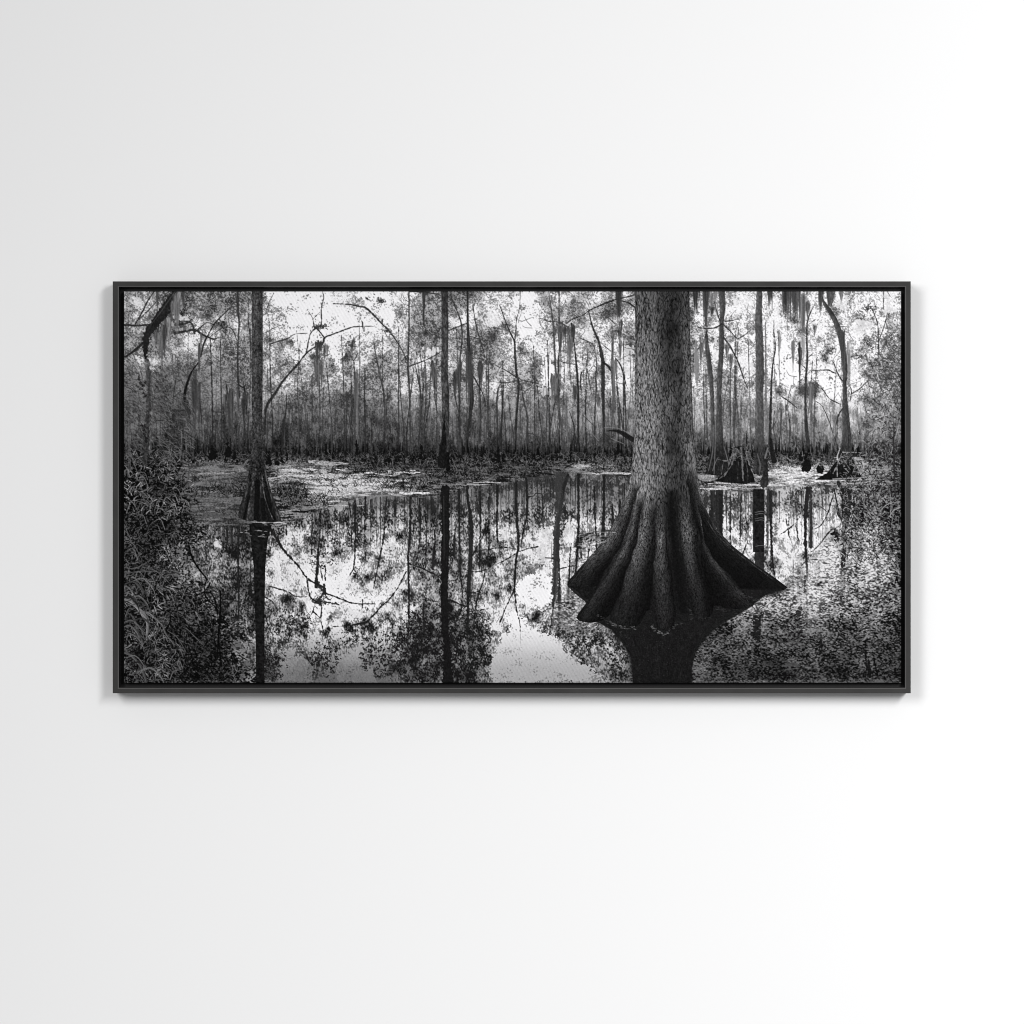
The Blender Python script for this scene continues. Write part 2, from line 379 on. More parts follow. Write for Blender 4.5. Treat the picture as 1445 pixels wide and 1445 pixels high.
# right of the great trunk
t(78, 996, 345, 8, 996, 412, 8, 996, 440, 5, 996.5, 460, 2)
t(70, 997, 468, 3, 998, 489, 6, 1001, 512, 7, 1004, 542, 6.5, 1005.6, 572, 5, 1006, 625, 7, 1005, 645, 9, side=.25)
t(68, 1021, 345, 8, 1019, 412, 9, 1020, 435, 8, 1018.6, 455, 6, 1018.6, 474, 7, 1018, 500, 7, 1016, 527, 7.5, 1015, 557, 7, 1015, 588, 8, 1015.6, 625, 10.5, 1016, 645, 14, side=.2)
t(48, 1019, 457, 2, 1009, 462, 2.2, 998, 463, 1.5, 986, 462, 1.2)
t(48, 1024, 453, 2, 1032, 452, 1.6, 1041, 450, .8)
t(50, 1021, 457, 1.8, 1031, 467, 1.4, 1042, 477, 1.3, 1059, 466, .8)
t(50, 1021, 475, 2.4, 1031.6, 490, 2.4, 1042, 511, 1.8, 1050, 534, 1.5, 1056, 549, .8)
t(50, 1008, 425, 1, 1012, 440, 1.5, 1016, 452, 1.8); t(50, 998, 425, 1, 1010, 429, .8)
t(60, 998, 466, 2, 993.5, 481, 1.6, 984.4, 493, 2, 976, 503, 1)
t(75, 1074, 345, 8, 1072, 412, 8, 1071, 450, 10, 1072, 481, 11, 1072.7, 527, 12, 1072, 557, 11, 1072, 588, 12.5, 1072, 625, 13.5, 1072, 668, 14, side=.15)
t(110, 1080.5, 455, 1.5, 1081, 500, 2.4, 1081, 560, 3.4, 1082, 625, 4, mir=0)
t(45, 1092, 465, .7, 1094.5, 490, 1.5, 1091, 512, 2, 1089, 542, 2.6, 1088, 572, 3.4, 1087, 625, 4.4, 1090, 650, 7)
t(50, 1089, 605, 1.4, 1096, 594, 1)
t(60, 1031, 600, 1, 1031, 520, 1.4); t(80, 1046, 560, 1.4, 1046, 625, 1.6)
t(50, 1150, 430, .8, 1144, 441, 1.5, 1139.7, 455, 2, 1139, 481, 2.2, 1139.7, 508, 3, 1137.5, 534, 3, 1137, 572, 3, 1138.5, 603, 5, 1140.5, 625, 6, 1141, 660, 8)
t(60, 1141, 504, 1, 1148, 498, .8); t(62, 1141, 458, 1, 1151, 450, .7); t(62, 1129, 512, .8, 1138, 520, 1)
t(95, 1144, 540, 4, 1145, 575, 3, 1145, 625, 3)
t(78, 1174, 345, 7, 1176, 405, 7, 1172, 430, 5, mir=1)
t(62, 1160, 418, 2, 1164, 428, 4.4, 1171, 438, 6, 1179, 452, 7, 1185, 469, 8, 1189.6, 489, 8.2, 1192.7, 512, 8.2, 1192.7, 534, 5.4, 1192.7, 557, 6, 1194, 588, 10, 1195.7, 625, 14, 1196, 640, 17, side=.2)
t(55, 1189, 537, 2, 1182, 525, 1.6, 1177, 511, 1)
t(50, 1180, 526, 1.4, 1176, 525, 1.8, 1170, 522, 1.5, 1158, 522, 1.2, 1145, 523, 1)
t(52, 1197, 509, 1.2, 1202, 503, 1.3, 1213, 501, .9)
t(55, 1201, 556, 1, 1214, 548, 1.6, 1225, 537, 1)
t(55, 1197, 539, .8, 1202, 551, 1.2, 1200, 566, 1)
t(58, 1225, 430, 1, 1232, 438, 1, 1239, 457, 1.5, 1240, 478, 1.7, 1241, 500, 2)
t(58, 1241, 480, 1.5, 1249, 457, 1.2, 1253, 441, .8); t(60, 1248, 400, 1, 1247, 436, 1.4)
t(55, 1103, 559, 1.2, 1113.5, 566, 1.6, 1126, 576, .9); t(60, 1110, 580, .8, 1113, 560, .9, 1117, 545, .8)
t(60, 1145, 533, .8, 1154, 541, 1.2, 1162, 550, 1.3, 1171, 562, 1.3, 1186, 570, 1.2)
t(62, 1150, 565, .8, 1160, 572, 1, 1168, 588, 1.4, 1173, 602, 1.2, 1178, 618, 1)
t(60, 1232, 528, 1, 1240, 540, 1.3, 1246, 552, 1)
t(45, 1180, 600, 1, 1184, 585, 2, 1190, 575, 1.5)

def mossy(x, y0, y1, w, tone, n=None):
    """hanging moss: ragged tapering tassels of fine threads"""
    sl = rng.uniform(-.6, .6)
    for c in range(max(2, int(w / 1.5))):
        cx_ = x + rng.normal(0, w * .25); cl = (y1 - y0) * rng.uniform(.6, 1.15); cw = rng.uniform(.8, 1.8)
        st = y0 + sl * (cx_ - x) + rng.uniform(-2, 2) + (rng.uniform(0, .35) * (y1 - y0) if y0 > 440 else 0)
        for k in range(8):
            dx_ = rng.normal(0, cw); L = cl * (1 - .25 * abs(dx_) / cw) * rng.uniform(.4, 1.05)
            bend = rng.normal(0, .8)
            stroke([(cx_ + dx_, st + rng.uniform(-1, 4), 1.5), (cx_ + dx_ * .9 + bend, st + L * .45, 1.2), (cx_ + dx_ * .35, st + L, .35)], tone * rng.uniform(.6, 1.4), rng.uniform(.35, .8), n=3)
MOSS = [(247, 405, 480, 6, 92), (252, 412, 450, 5, 105), (240, 430, 470, 9, 62), (228, 455, 508, 5, 88), (221, 462, 500, 4, 95), (236, 445, 480, 8, 120),
        (221, 400, 440, 6, 70), (258, 408, 440, 3, 60), (267, 405, 430, 3, 60), (282, 470, 520, 5, 88), (213, 520, 600, 8, 78), (275, 520, 620, 14, 62), (255, 560, 620, 20, 62),
        (450, 480, 500, 8, 62), (458, 484, 505, 4, 75), (461, 482, 500, 1, 100), (497, 476, 500, 4, 78), (344, 550, 590, 8, 60), (325, 545, 620, 14, 66),
        (450, 500, 545, 12, 95), (503, 500, 620, 5, 90), (598, 412, 445, 3, 60), (613, 512, 545, 6, 72), (643, 522, 560, 6, 68), (649, 505, 560, 4, 70), (678, 505, 540, 9, 62), (663, 480, 600, 8, 60),
        (790, 455, 500, 6, 80), (799, 458, 482, 5, 60), (808, 456, 485, 6, 58), (803, 470, 520, 7, 105), (812, 540, 570, 6, 70), (845, 555, 575, 6, 80),
        (873, 405, 462, 8.5, 52), (875, 450, 490, 4, 60), (876, 480, 505, 1.5, 80), (867, 500, 550, 6, 105), (783, 520, 570, 8, 95),
        (982, 405, 455, 6, 52), (996, 405, 462, 8, 70), (1004, 412, 440, 5, 130), (1005, 434, 450, 4, 60), (984, 480, 552, 6, 120), (990, 470, 510, 6, 95), (1033, 488, 530, 4, 78), (1026, 480, 515, 4, 85),
        (1010, 405, 440, 3, 110), (1087, 405, 450, 4.5, 75), (1107, 405, 462, 6, 62), (1115, 405, 455, 8, 80), (1124, 405, 460, 9, 66), (1131, 420, 475, 7, 95), (1136, 425, 475, 9, 110), (1141, 425, 460, 7, 85),
        (1128.5, 468, 530, 4, 66), (1120, 465, 528, 2.5, 110), (1133, 470, 520, 8, 150), (1100, 465, 500, 1, 110), (1158, 405, 446, 4, 62), (1171, 405, 440, 7, 72), (1150, 450, 470, 2, 90),
        (1109, 400, 470, 5, 55), (1122, 400, 466, 7, 58), (1127, 404, 474, 5, 78), (1134, 415, 482, 6, 95), (1128.5, 466, 532, 3.5, 62), (1088, 400, 455, 4, 68), (1159, 400, 450, 4, 60), (983, 400, 458, 5, 50), (996, 400, 464, 6, 58), (873, 400, 466, 6, 48), (249, 405, 484, 6, 105), (232, 448, 508, 6, 85),
        (1190, 460, 530, 8, 78), (1197, 480, 540, 6, 150), (1145, 540, 600, 8, 105), (1186, 410, 430, 6, 110)]

def draw_upper():
    for k in range(120):                  # separate stems standing at different depths
        x = rng.uniform(225, 1225); d = rng.uniform(0, 1); y1 = 628 + 18 * d; h = rng.uniform(60, 190); l1 = rng.normal(0, 5); w = .9 + 1.5 * d * rng.uniform(.5, 1.2)
        stroke([(x + l1, y1 - h, w * .5), (x + l1 * .5 + rng.normal(0, 1.6), y1 - h * .6, w * .8), (x + rng.normal(0, 1), y1 - h * .25, w), (x, y1, w * 1.6)], 78 - 46 * d + (18 if x > 960 else 0), .85, tex=.25, n=4, rough=.3)
    for tone, pts, tex, mir, side in T:
        stroke(pts, tone, .96, .65, tex, side, clip=up, rough=.25)
    for m in MOSS:
        mossy(*m)
    for (cx, cy, r, n) in [(447, 461, 5, 70), (456, 459, 5, 40), (450, 485, 5, 30), (546, 466, 6, 40), (536, 424, 6, 60), (518, 420, 3, 14), (494, 486, 9, 40), (663, 498, 6, 60), (575, 505, 8, 60), (600, 470, 8, 50), (1170, 495, 8, 40), (1225, 435, 12, 60), (1225, 485, 8, 40), (1215, 503, 6, 30)]:
        for k in range(n):
            a = rng.uniform(0, 6.28); q = abs(rng.normal(0, .6)) * r
            x, y = cx + np.cos(a) * q * 1.3, cy + np.sin(a) * q
            b = rng.uniform(0, 3.14)
            stroke([(x, y, 1.2), (x + np.cos(b) * 1.6, y + np.sin(b) * 1.6, .8)], rng.uniform(40, 80), .9, n=1)
draw_upper()

RG0 = nz(2.4, hp=3) + .5 * nz(5, hp=3)
# ---- mirror images of the stems in the still water
clipw = wat * (1 - bk) * (1 - cm * .75) * (1 - semi * .6)
for tone, pts, tex, mir, side in T:
    if not mir:
        continue
    q = [(x + rng.normal(0, .35), 2 * MIR - y, w * 1.12) for x, y, w in pts]
    q = sorted(q, key=lambda v: v[1])[:] if False else q
    stroke(q, 24 + tone * .12, .92, .8, 0, 0, clip=clipw * sm(915, 885, Y), rough=.5)
for x, y0, y1, w, tone in MOSS:
    if 435 < x < 510: continue
    for k in range(int(w) + 1):
        xx = x + rng.normal(0, w * .3)
        stroke([(xx, 2 * MIR - y0, 1.6), (xx, 2 * MIR - y1 + rng.uniform(0, 24), .5)], 34 + tone * .15, rng.uniform(.2, .55), clip=clipw, n=1)
for k in range(420):                      # thin stems mirrored in the water
    x = rng.uniform(265, 1170); y = interp([x], [(175, 720), (262, 741), (440, 735), (530, 699), (705, 684), (790, 670), (985, 690), (1200, 690)])[0] + 3
    L = rng.uniform(12, 42 if x < 520 else 80)
    if 375 < x < 440: continue
    stroke([(x, y, 1.3), (x + rng.normal(0, 1.2), y + L, .5)], rng.choice([26, 34, 44, 58]), rng.uniform(.3, .7), clip=clipw, n=1)

for a in [(446, 806, 448, 822, 456, 836, 4), (452, 800, 455, 820, 459, 838, 1.4), (459, 800, 458, 825, 456, 845, 1.6), (458, 838, 464, 846, 470, 842, 2), (450, 848, 462, 850, 478, 853, 2.4)]:
    stroke([(a[0], a[1], a[6] * .5), (a[2], a[3], a[6]), (a[4], a[5], a[6] * .8)], 40, .85, rough=1.2)
for k in range(90):
    x = rng.normal(449, 6); y = rng.normal(849, 3.5)
    stroke([(x, y, 1.2), (x + rng.normal(0, 1.5), y + rng.normal(0, 1.5), .7)], rng.uniform(25, 60), .85, n=1)
for cx_, cy_, rx_, ry_, n_ in [(458, 930, 20, 28, 420), (388, 934, 16, 30, 380), (500, 900, 22, 12, 160), (545, 925, 40, 34, 900), (600, 900, 42, 55, 1500), (665, 895, 28, 50, 800), (835, 905, 34, 14, 360), (870, 930, 16, 24, 260), (410, 880, 30, 22, 260), (455, 790, 18, 14, 110), (790, 890, 30, 10, 160), (345, 890, 20, 60, 300), (470, 765, 60, 16, 260)]:
    for k in range(n_):                   # leaf sprays mirrored near the viewer
        a = rng.uniform(0, 6.28); q = rng.uniform(0, 1) ** .6
        x = cx_ + rx_ * q * np.cos(a) + rng.normal(0, 1.5); y = min(cy_ + ry_ * q * np.sin(a), 965)
        if RG0[int((y - TOP) * S) % H, int((x - PX0) * S)] < .15 - .5 * (1 - q): continue
        b = rng.uniform(0, 3.14)
        stroke([(x, y, 1.5), (x + np.cos(b) * 1.7, y + np.sin(b) * 1.3, .9)], rng.uniform(14, 38), .85, clip=clipw, n=1)

# ---- dark band of knees and grass on the far shore
for k in range(620):
    x = rng.uniform(175, 1272); y = rng.uniform(636, 652); h = rng.uniform(3, 15) * rng.choice([1, 1, 1, 1.8])
    stroke([(x, y - h, .6), (x + rng.normal(0, .4), y - h * .5, 1.2), (x, y, rng.uniform(1.6, 3.4))], rng.uniform(6, 22), .9, n=1)

def tuft(cx, cy, rx, ry, n, lo, hi, L=(3, 9), w=.9, up_=.9, dark=0):
    """a clump of grass blades"""
    for k in range(n):
        x = cx + rng.uniform(-1, 1) * rx; y = cy + rng.uniform(-1, 1) * ry
        a = rng.normal(np.pi / 2, up_); l = rng.uniform(*L); b = a + rng.normal(0, .7)
        p1 = (x + np.cos(a) * l * .5, y - np.sin(a) * l * .5)
        tn = rng.uniform(6, 22) if rng.uniform() < dark else rng.uniform(lo, hi)
        stroke([(x, y, w), (p1[0], p1[1], w * .85), (p1[0] + np.cos(b) * l * .5, p1[1] - np.sin(b) * l * .5, .4)], tn, .85, n=2)

# grassy far shore
shore2 = [(205, 660), (260, 650), (330, 646), (400, 650), (470, 654), (500, 664), (560, 668), (620, 676), (660, 680), (720, 674), (780, 664), (820, 650), (850, 654), (895, 664), (985, 664), (1100, 652), (1140, 660), (1185, 650), (1275, 655)]
for k in range(2600):
    x = rng.uniform(205, 1272); yb = interp([x], shore2)[0]
    y = rng.uniform(640, yb + 1)
    tuft(x, y, .5, .5, 1, 45, 118, (3, 9), .8, 1.0, .42)

def patch(cx, cy, rx, ry, tone, seed=0, a=.9):
    """floating weed: a ragged, flattened patch"""
    d = 1 - ((X - cx) / rx) ** 2 - ((Y - cy) / ry) ** 2
    m = sm(-.1, .3, d - .25 + .75 * PN) * a
    G[:] = G * (1 - m) + (tone * (1 + .10 * leafn)) * m
PN = nz(5, .8) * .7 + nz(12, 1.6) * .6
leafn = nz(.8)
for p in [(480, 672, 55, 4, 185), (445, 663, 34, 2.2, 205), (460, 653.5, 24, 4.5, 165), (405, 670, 32, 2, 195), (392, 676, 22, 2.6, 165), (560, 667, 38, 3.6, 190), (510, 680, 60, 4.5, 190), (560, 678, 45, 2.4, 180),
          (500, 690, 55, 5, 188), (575, 695.5, 42, 2, 215), (470, 697, 42, 4, 180), (480, 707, 24, 1.3, 175), (476, 713, 26, 1.2, 160), (410, 722, 26, 3, 140), (385, 737, 22, 1.2, 175), (665, 683.5, 24, 1.4, 150), (690, 680.5, 22, 1.3, 165),
          (825, 658.5, 27, 3, 172), (870, 668, 27, 1.6, 175), (840, 665, 24, 1.1, 120), (792, 659, 14, 3, 90), (310, 661, 42, 4, 118), (325, 668, 36, 1.4, 140), (300, 652, 30, 2, 90), (320, 684, 30, 3, 95), (310, 706, 32, 9, 98), (330, 724, 50, 7, 84),
          (1130, 670, 42, 8, 205), (1170, 661, 14, 4, 180), (1120, 681, 34, 2.5, 205), (1165, 676, 38, 3.4, 200), (1010, 682, 30, 2.2, 165), (1030, 688, 42, 2.6, 180), (995, 674, 16, 5, 145), (1060, 684, 40, 1.4, 185),
          (1212, 649, 22, 6, 165), (1235, 668, 22, 3, 140), (1200, 676, 44, 2, 160), (1230, 683, 26, 1.5, 120), (1100, 684.5, 26, 1.3, 190), (1085, 673, 20, 1.5, 150), (1170, 698, 18, 1, 130)]:
    patch(*p)
for k in range(150):                      # dark flecks and twigs on the weed
    x = rng.uniform(380, 600); y = rng.uniform(655, 700)
    stroke([(x, y, .8), (x + rng.uniform(-3, 3), y + rng.uniform(-2.5, 1), .5)], rng.uniform(25, 70), .8, n=1)
for k in range(60):
    x = rng.uniform(1090, 1190); y = rng.uniform(663, 684)
    stroke([(x, y, .8), (x + rng.uniform(2, 7), y - rng.uniform(-.3, .8), .5)], rng.uniform(60, 120), .8, n=1)
for k in range(34):
    x = rng.uniform(385, 610); tuft(x, rng.uniform(662, 714 if x < 480 else 694), 7, 2, 10, 40, 130, (2.5, 6), .8, 1.0, .65)
for k in range(16):
    tuft(rng.uniform(270, 345), rng.uniform(668, 728), 7, 2, 10, 40, 120, (2.5, 6), .8, 1.0, .6)
tuft(575, 684, 34, 6, 170, 60, 140, (3, 8), .8, 1.1, .5)
tuft(640, 672, 40, 8, 260, 50, 115, (3, 8), .8, 1.1, .5)
tuft(410, 694, 22, 8, 150, 50, 125, (5, 12), .9, .8, .6)
tuft(416, 705, 22, 7, 120, 50, 125, (4, 9), .9, .9, .5)
tuft(450, 706, 12, 8, 70, 60, 150, (4, 10), .9, .8, .5)
tuft(312, 692, 18, 5, 60, 40, 100, (4, 8), .8, .8, .6)
tuft(340, 695, 12, 8, 40, 40, 120, (4, 8), .8, .8, .7)
tuft(860, 657, 28, 8, 200, 50, 130, (4, 9), .8, 1.0, .45)
tuft(1110, 650, 40, 9, 260, 60, 150, (4, 12), .9, 1.1, .45)
tuft(985, 655, 12, 10, 80, 60, 130, (4, 9), .8, 1.0, .45)
for cx, cy, h, w in [(299, 645, 16, 15), (321, 640, 14, 14), (330, 646, 9, 9), (262, 646, 24, 5), (594, 648, 20, 8), (627, 650, 22, 10), (503, 643, 22, 7), (390, 655, 16, 7), (397, 652, 14, 6), (404, 650, 12, 5), (379, 655, 22, 8), (703, 650, 20, 7), (1187, 645, 12, 10), (1138, 660, 20, 18), (1158, 663, 9, 14), (1130, 648, 10, 8), (805, 652, 14, 8), (872, 640, 14, 8), (884, 640, 12, 6), (460, 640, 12, 7), (1212, 640, 10, 12), (840, 648, 16, 6)]:
    stroke([(cx, cy - h, w * .2), (cx, cy - h * .5, w * .38), (cx, cy - 1.5, w * .85)], 14, .95, rough=1.5)

# cypress bases and the gnarled stump right of the great trunk
m = poly([(1006, 612), (1003, 636), (998, 662), (995, 668), (1015, 671), (1034, 668), (1031, 652), (1024, 628), (1018, 612)])
fill(m * sm(608, 645, Y), 34 + 12 * BARK)
for a in [(1007, 600, 1006, 636, 1000, 664), (1010, 600, 1009, 640, 1008, 668), (1022, 630, 1027, 648, 1031, 664), (1006, 664, 1010, 652, 1014, 645)]:
    stroke([(a[0], a[1], 1.2), (a[2], a[3], 1.4), (a[4], a[5], .9)], 105, .8)
m = poly([(1009, 679), (1024, 665), (1034, 648), (1040, 630), (1050, 628), (1056, 645), (1063, 668), (1066, 680), (1045, 682), (1025, 681)])
fill(m, 24 + 8 * BARK)
for a in [(1046, 632, 1048, 655, 1049, 678, 2.6, 110), (1036, 640, 1033, 655, 1022, 672, 1.4, 120), (1040, 634, 1030, 660, 1014, 677, 1.1, 90), (1052, 636, 1058, 655, 1064, 670, 1.6, 130), (1043, 640, 1042, 660, 1041, 676, .9, 70),
          (1037, 630, 1030, 652, 1027, 663, 1.2, 110), (1050, 640, 1055, 662, 1056, 678, 1, 80), (1055, 632, 1062, 650, 1067, 655, 1.1, 110), (1014, 648, 1024, 650, 1032, 648, 1.3, 120), (1022, 650, 1020, 658, 1018, 670, 1, 100)]:
    stroke([(a[0], a[1], a[6]), (a[2], a[3], a[6]), (a[4], a[5], a[6] * .6)], a[7], .85, rough=.5)
tuft(1046, 640, 14, 10, 90, 60, 150, (4, 9), .9, 1.0, .3)
m = poly([(1070, 622), (1065, 640), (1063, 666), (1072, 672), (1078, 668), (1085, 660), (1076, 622)])
fill(m * .8 * sm(618, 645, Y), 42 + 16 * BARK)
stroke([(1083, 632, 1.6), (1081, 645, 3), (1082, 660, 5), (1079, 682, 12)], 38, .95, tex=.4, rough=.8)
stroke([(1084, 632, 2), (1080, 646, 2.4)], 120, .8)
stroke([(1069, 640, 1.2), (1073, 655, 1.6), (1072, 668, 1)], 100, .7)
stroke([(1088, 620, 4), (1090, 640, 5), (1093, 650, 8)], 26, .95)
m = poly([(1150, 677), (1168, 667), (1176, 656), (1186, 645), (1202, 644), (1208, 656), (1216, 672), (1210, 677), (1180, 677)])
fill(m, 20 + 6 * BARK)
m = poly([(1192, 612), (1186, 630), (1184, 646), (1192, 658), (1203, 652), (1202, 636), (1196, 612)])
fill(m * .85 * sm(608, 640, Y), 46 + 22 * BARK)
for a in [(1186, 632, 1182, 645, 1186, 655, 1.6, 190), (1182, 672, 1183, 650, 1196, 640, 1.2, 150), (1190, 638, 1204, 638, 1218, 639, 1.3, 160), (1176, 668, 1184, 652, 1188, 640, 1.2, 140), (1200, 655, 1215, 662, 1228, 674, 1.3, 140),
          (1205, 640, 1196, 648, 1184, 656, 1, 120), (1172, 640, 1170, 655, 1173, 668, 1, 60), (1212, 668, 1222, 660, 1236, 668, 1, 130), (1160, 660, 1154, 650, 1150, 640, 1.2, 60), (1150, 663, 1156, 652, 1160, 645, 1.2, 150), (1158, 652, 1150, 657, 1147, 662, 1, 160)]:
    stroke([(a[0], a[1], a[6]), (a[2], a[3], a[6]), (a[4], a[5], a[6] * .6)], a[7], .85, rough=.4)
stroke([(1230, 669, 1), (1238, 669.5, 1.8), (1246, 669, 1)], 35, .9)
stroke([(1176, 676, 2), (1190, 675, 2), (1215, 674, 1)], 150, .8)
stroke([(1182, 680, 3), (1188, 688, 5), (1184, 696, 3)], 32, .8, rough=2)
stroke([(855, 608, 1), (869, 607.5, 3.4), (880, 612, 6), (893, 620, 7)], 26, .95, tex=.3)
stroke([(853, 603, .8), (872, 604, 1), (888, 611, .8)], 120, .8)
for a in [(856, 622, 868, 614), (852, 610, 866, 622), (862, 618, 880, 626), (820, 594, 845, 622), (822, 585, 838, 600), (880, 640, 890, 626)]:
    stroke([(a[0], a[1], .9), (a[2], a[3], .8)], rng.choice([40, 130]), .8)

# mirrored trunks of the right-hand group
for a in [(1066, 694, 1077, 694, 14, 775), ]:
    m = poly([(1063.5, 690), (1078, 690), (1079, 740), (1078.5, 779), (1063, 779), (1063, 730)])
    fill(m * .93, 24 + 5 * RG)
for a in [(1089, 692, 1088.5, 800, 2.6, 36), (1084, 690, 1083, 782, 3, 52), (1010, 700, 1010, 752, 5, 36), (1018, 700, 1018, 758, 6, 30), (1031, 700, 1031, 766, 2.5, 52), (1046, 700, 1045, 760, 3, 50),
          (1139, 688, 1136, 770, 4, 36), (1113.5, 722, 1113, 750, 1.4, 60), (1133, 720, 1123, 738, 1.6, 45), (1123, 738, 1127, 762, 2.2, 45), (1192, 775, 1190, 800, 6, 26), (1136, 812, 1136, 835, 2.2, 50), (1129, 860, 1127, 868, 7, 45)]:
    stroke([(a[0], a[1], a[4]), ((a[0] + a[2]) / 2, (a[1] + a[3]) / 2, a[4]), (a[2], a[3], a[4] * .8)], a[5], .85, rough=.8)
for y in (722, 725, 731, 734, 770):
    stroke([(1066, y + 1, .6), (1074, y - .5, .9), (1080, y + .5, .5)], 120, .7)
m = poly([(1063, 868), (1074, 868), (1074, 896), (1072, 905), (1063, 900)]); fill(m * .9, 26)

# submerged look of the larger mirrored stems: centre tree and left of the great trunk
stroke([(787, 668, 11), (789, 700, 9), (786, 745, 9), (785, 790, 9), (783, 830, 8), (781, 850, 5)], 52, .85, rough=1.5, clip=clipw)
stroke([(770, 787, 1.6), (780, 788, 1.5), (790, 793, .8)], 40, .9)

# ---- grass and reeds of the near left bank
def inbank(x, y, m=0):
    return x < interp([y], [(630, 235), (660, 250), (700, 276), (740, 266), (780, 250), (820, 262), (860, 290), (900, 314), (964, 345)])[0] + m
DB = nz(14, 18)
for k in range(6000):
    y = rng.uniform(636, 968); x = rng.uniform(172, 350)
    if not inbank(x, y, rng.normal(0, 7)):
        continue
    d = (y - 636) / 330; dk = 1 + .34 * float(DB[int((y - TOP) * S) % H, max(int((x - PX0) * S), 0)])
    if rng.uniform() > dk + .15: continue
    a = rng.normal(.9 if x < 230 else 2.2, .9); l = rng.uniform(3.5, 9 + 7 * d)
    lo = 1 - .35 * sm(230, 300, x) * sm(760, 860, y)
    tn = rng.uniform(4, 14) if rng.uniform() < .52 else rng.uniform(34, 128) * lo * dk
    b = a + rng.normal(0, .38)
    p = (x + np.cos(a) * l * .5, y - np.sin(a) * l * .5)
    stroke([(x, y, .8), (p[0], p[1], 1.25), (p[0] + np.cos(b) * l * .5, p[1] - np.sin(b) * l * .5, .4)], tn, .8, n=2)
for k in range(90):                       # longer arching blades
    x = rng.uniform(172, 260); y = rng.uniform(650, 965); l = rng.uniform(14, 34); s = rng.choice([-1, 1])
    stroke([(x, y, 1.2), (x + s * l * .25, y - l * .55, 1.2), (x + s * l * .75, y - l * .55 + rng.uniform(-3, 9), .5)], rng.uniform(60, 125), .8)
for x, y0, y1 in [(181, 590, 668), (183, 600, 665), (207, 600, 650), (262, 590, 645), (255, 600, 640), (210, 570, 640)]:
    stroke([(x, y0, 1.2), (x + .5, (y0 + y1) / 2, 1.6), (x, y1, 1.5)], 105, .7, tex=.3)
for k in range(1000):                      # pale twiggy thicket above the bank
    x = rng.uniform(175, 275); y = rng.uniform(520, 655)
    if y < 560 and x > 240: continue
    a = rng.normal(2.45, .5); l = rng.uniform(5, 16)
    stroke([(x, y, .6), (x + np.cos(a) * l * .5, y - np.sin(a) * l * .5 - .6, .9), (x + np.cos(a) * l, y - np.sin(a) * l + 1, .4)], rng.choice([24, 50, 95, 115, 125]), .6, n=2)
stroke([(206, 498, 4), (209, 530, 6), (210, 570, 8), (207, 610, 9), (204, 650, 11)], 46, .62, .8, tex=.6, rough=1.6)
stroke([(213, 505, 2), (215, 550, 3), (213, 600, 3), (211, 640, 3)], 108, .5, .8, tex=.5, rough=1.2)
stroke([(176, 600, 3), (178, 640, 5)], 70, .5, tex=.5, rough=1)
for a in [(196, 532, 204, 560), (205, 540, 196, 548), (200, 600, 206, 622)]:
    stroke([(a[0], a[1], 3), (a[2], a[3], 2)], 22, .7, rough=2)
for a in [(172, 826, 182, 830, 192, 845, 2.2, 95), (172, 845, 186, 850, 200, 868, 3.4, 118), (200, 868, 208, 880, 206, 905, 4.4, 108), (186, 850, 198, 862, 207, 874, 5, 112), (178, 850, 194, 858, 216, 872, 1.6, 118), (200, 862, 214, 868, 230, 884, 2, 105),
          (228, 880, 234, 895, 246, 910, 2.4, 82), (184, 866, 194, 886, 195, 905, 2.6, 66), (172, 920, 186, 926, 197, 940, 3.4, 82), (197, 938, 203, 952, 207, 966, 4, 78), (190, 880, 196, 895, 203, 908, 1.8, 60), (176, 862, 190, 874, 194, 900, 1.6, 70),
          (172, 800, 190, 802, 212, 790, 1.4, 88), (172, 812, 196, 806, 236, 808, 1.2, 84), (200, 800, 220, 806, 240, 824, 1.3, 86), (176, 758, 188, 768, 200, 790, 1.2, 85), (172, 745, 182, 756, 186, 770, 1.2, 85), (236, 890, 250, 900, 262, 920, 1.4, 80), (262, 886, 276, 900, 288, 912, 1.4, 78),
          (172, 700, 186, 708, 196, 724, 1.3, 92), (180, 690, 196, 694, 206, 712, 1.2, 90), (184, 640, 188, 652, 194, 668, 1.2, 100), (172, 645, 184, 644, 192, 655, 1.1, 96), (196, 935, 196, 950, 199, 966, 1.2, 70)]:
    q = [(a[0], a[1], a[6] * .7), (a[2], a[3], a[6]), (a[4], a[5], a[6] * .5)]
    stroke(q, a[7], .9, side=.35)
for k in range(26):                       # broad arching blades at the print's left edge
    y = rng.uniform(815, 960); l = rng.uniform(16, 38); x = rng.uniform(168, 186 + 12 * sm(820, 880, y)); w = rng.uniform(1.2, 3.0)
    stroke([(x, y, w * .6), (x + l * .45, y - l * .12, w), (x + l * .85, y + l * .28, w * .8), (x + l * 1.0, y + l * .75, .5)], rng.choice([30, 55, 75, 92, 108]), .85, side=.35)
# dark stems standing in the water by the bank
for a in [(311, 834, 310, 870, 306, 930, 2.6), (310, 860, 308, 900, 312, 940, 2.2), (296, 800, 288, 836, 304, 858, 1.8), (294, 830, 304, 850, 308, 880, 1.8), (284, 838, 292, 830, 296, 822, 1.5), (303, 905, 304, 925, 302, 940, 1.6),
          (265, 765, 272, 790, 292, 818, 2.6), (274, 842, 284, 836, 296, 836, 1.2), (300, 900, 292, 906, 286, 914, 1.2), (239, 862, 240, 875, 236, 885, 1.6)]:
    stroke([(a[0], a[1], a[6] * .6), (a[2], a[3], a[6]), (a[4], a[5], a[6])], 8, .92, rough=.4)

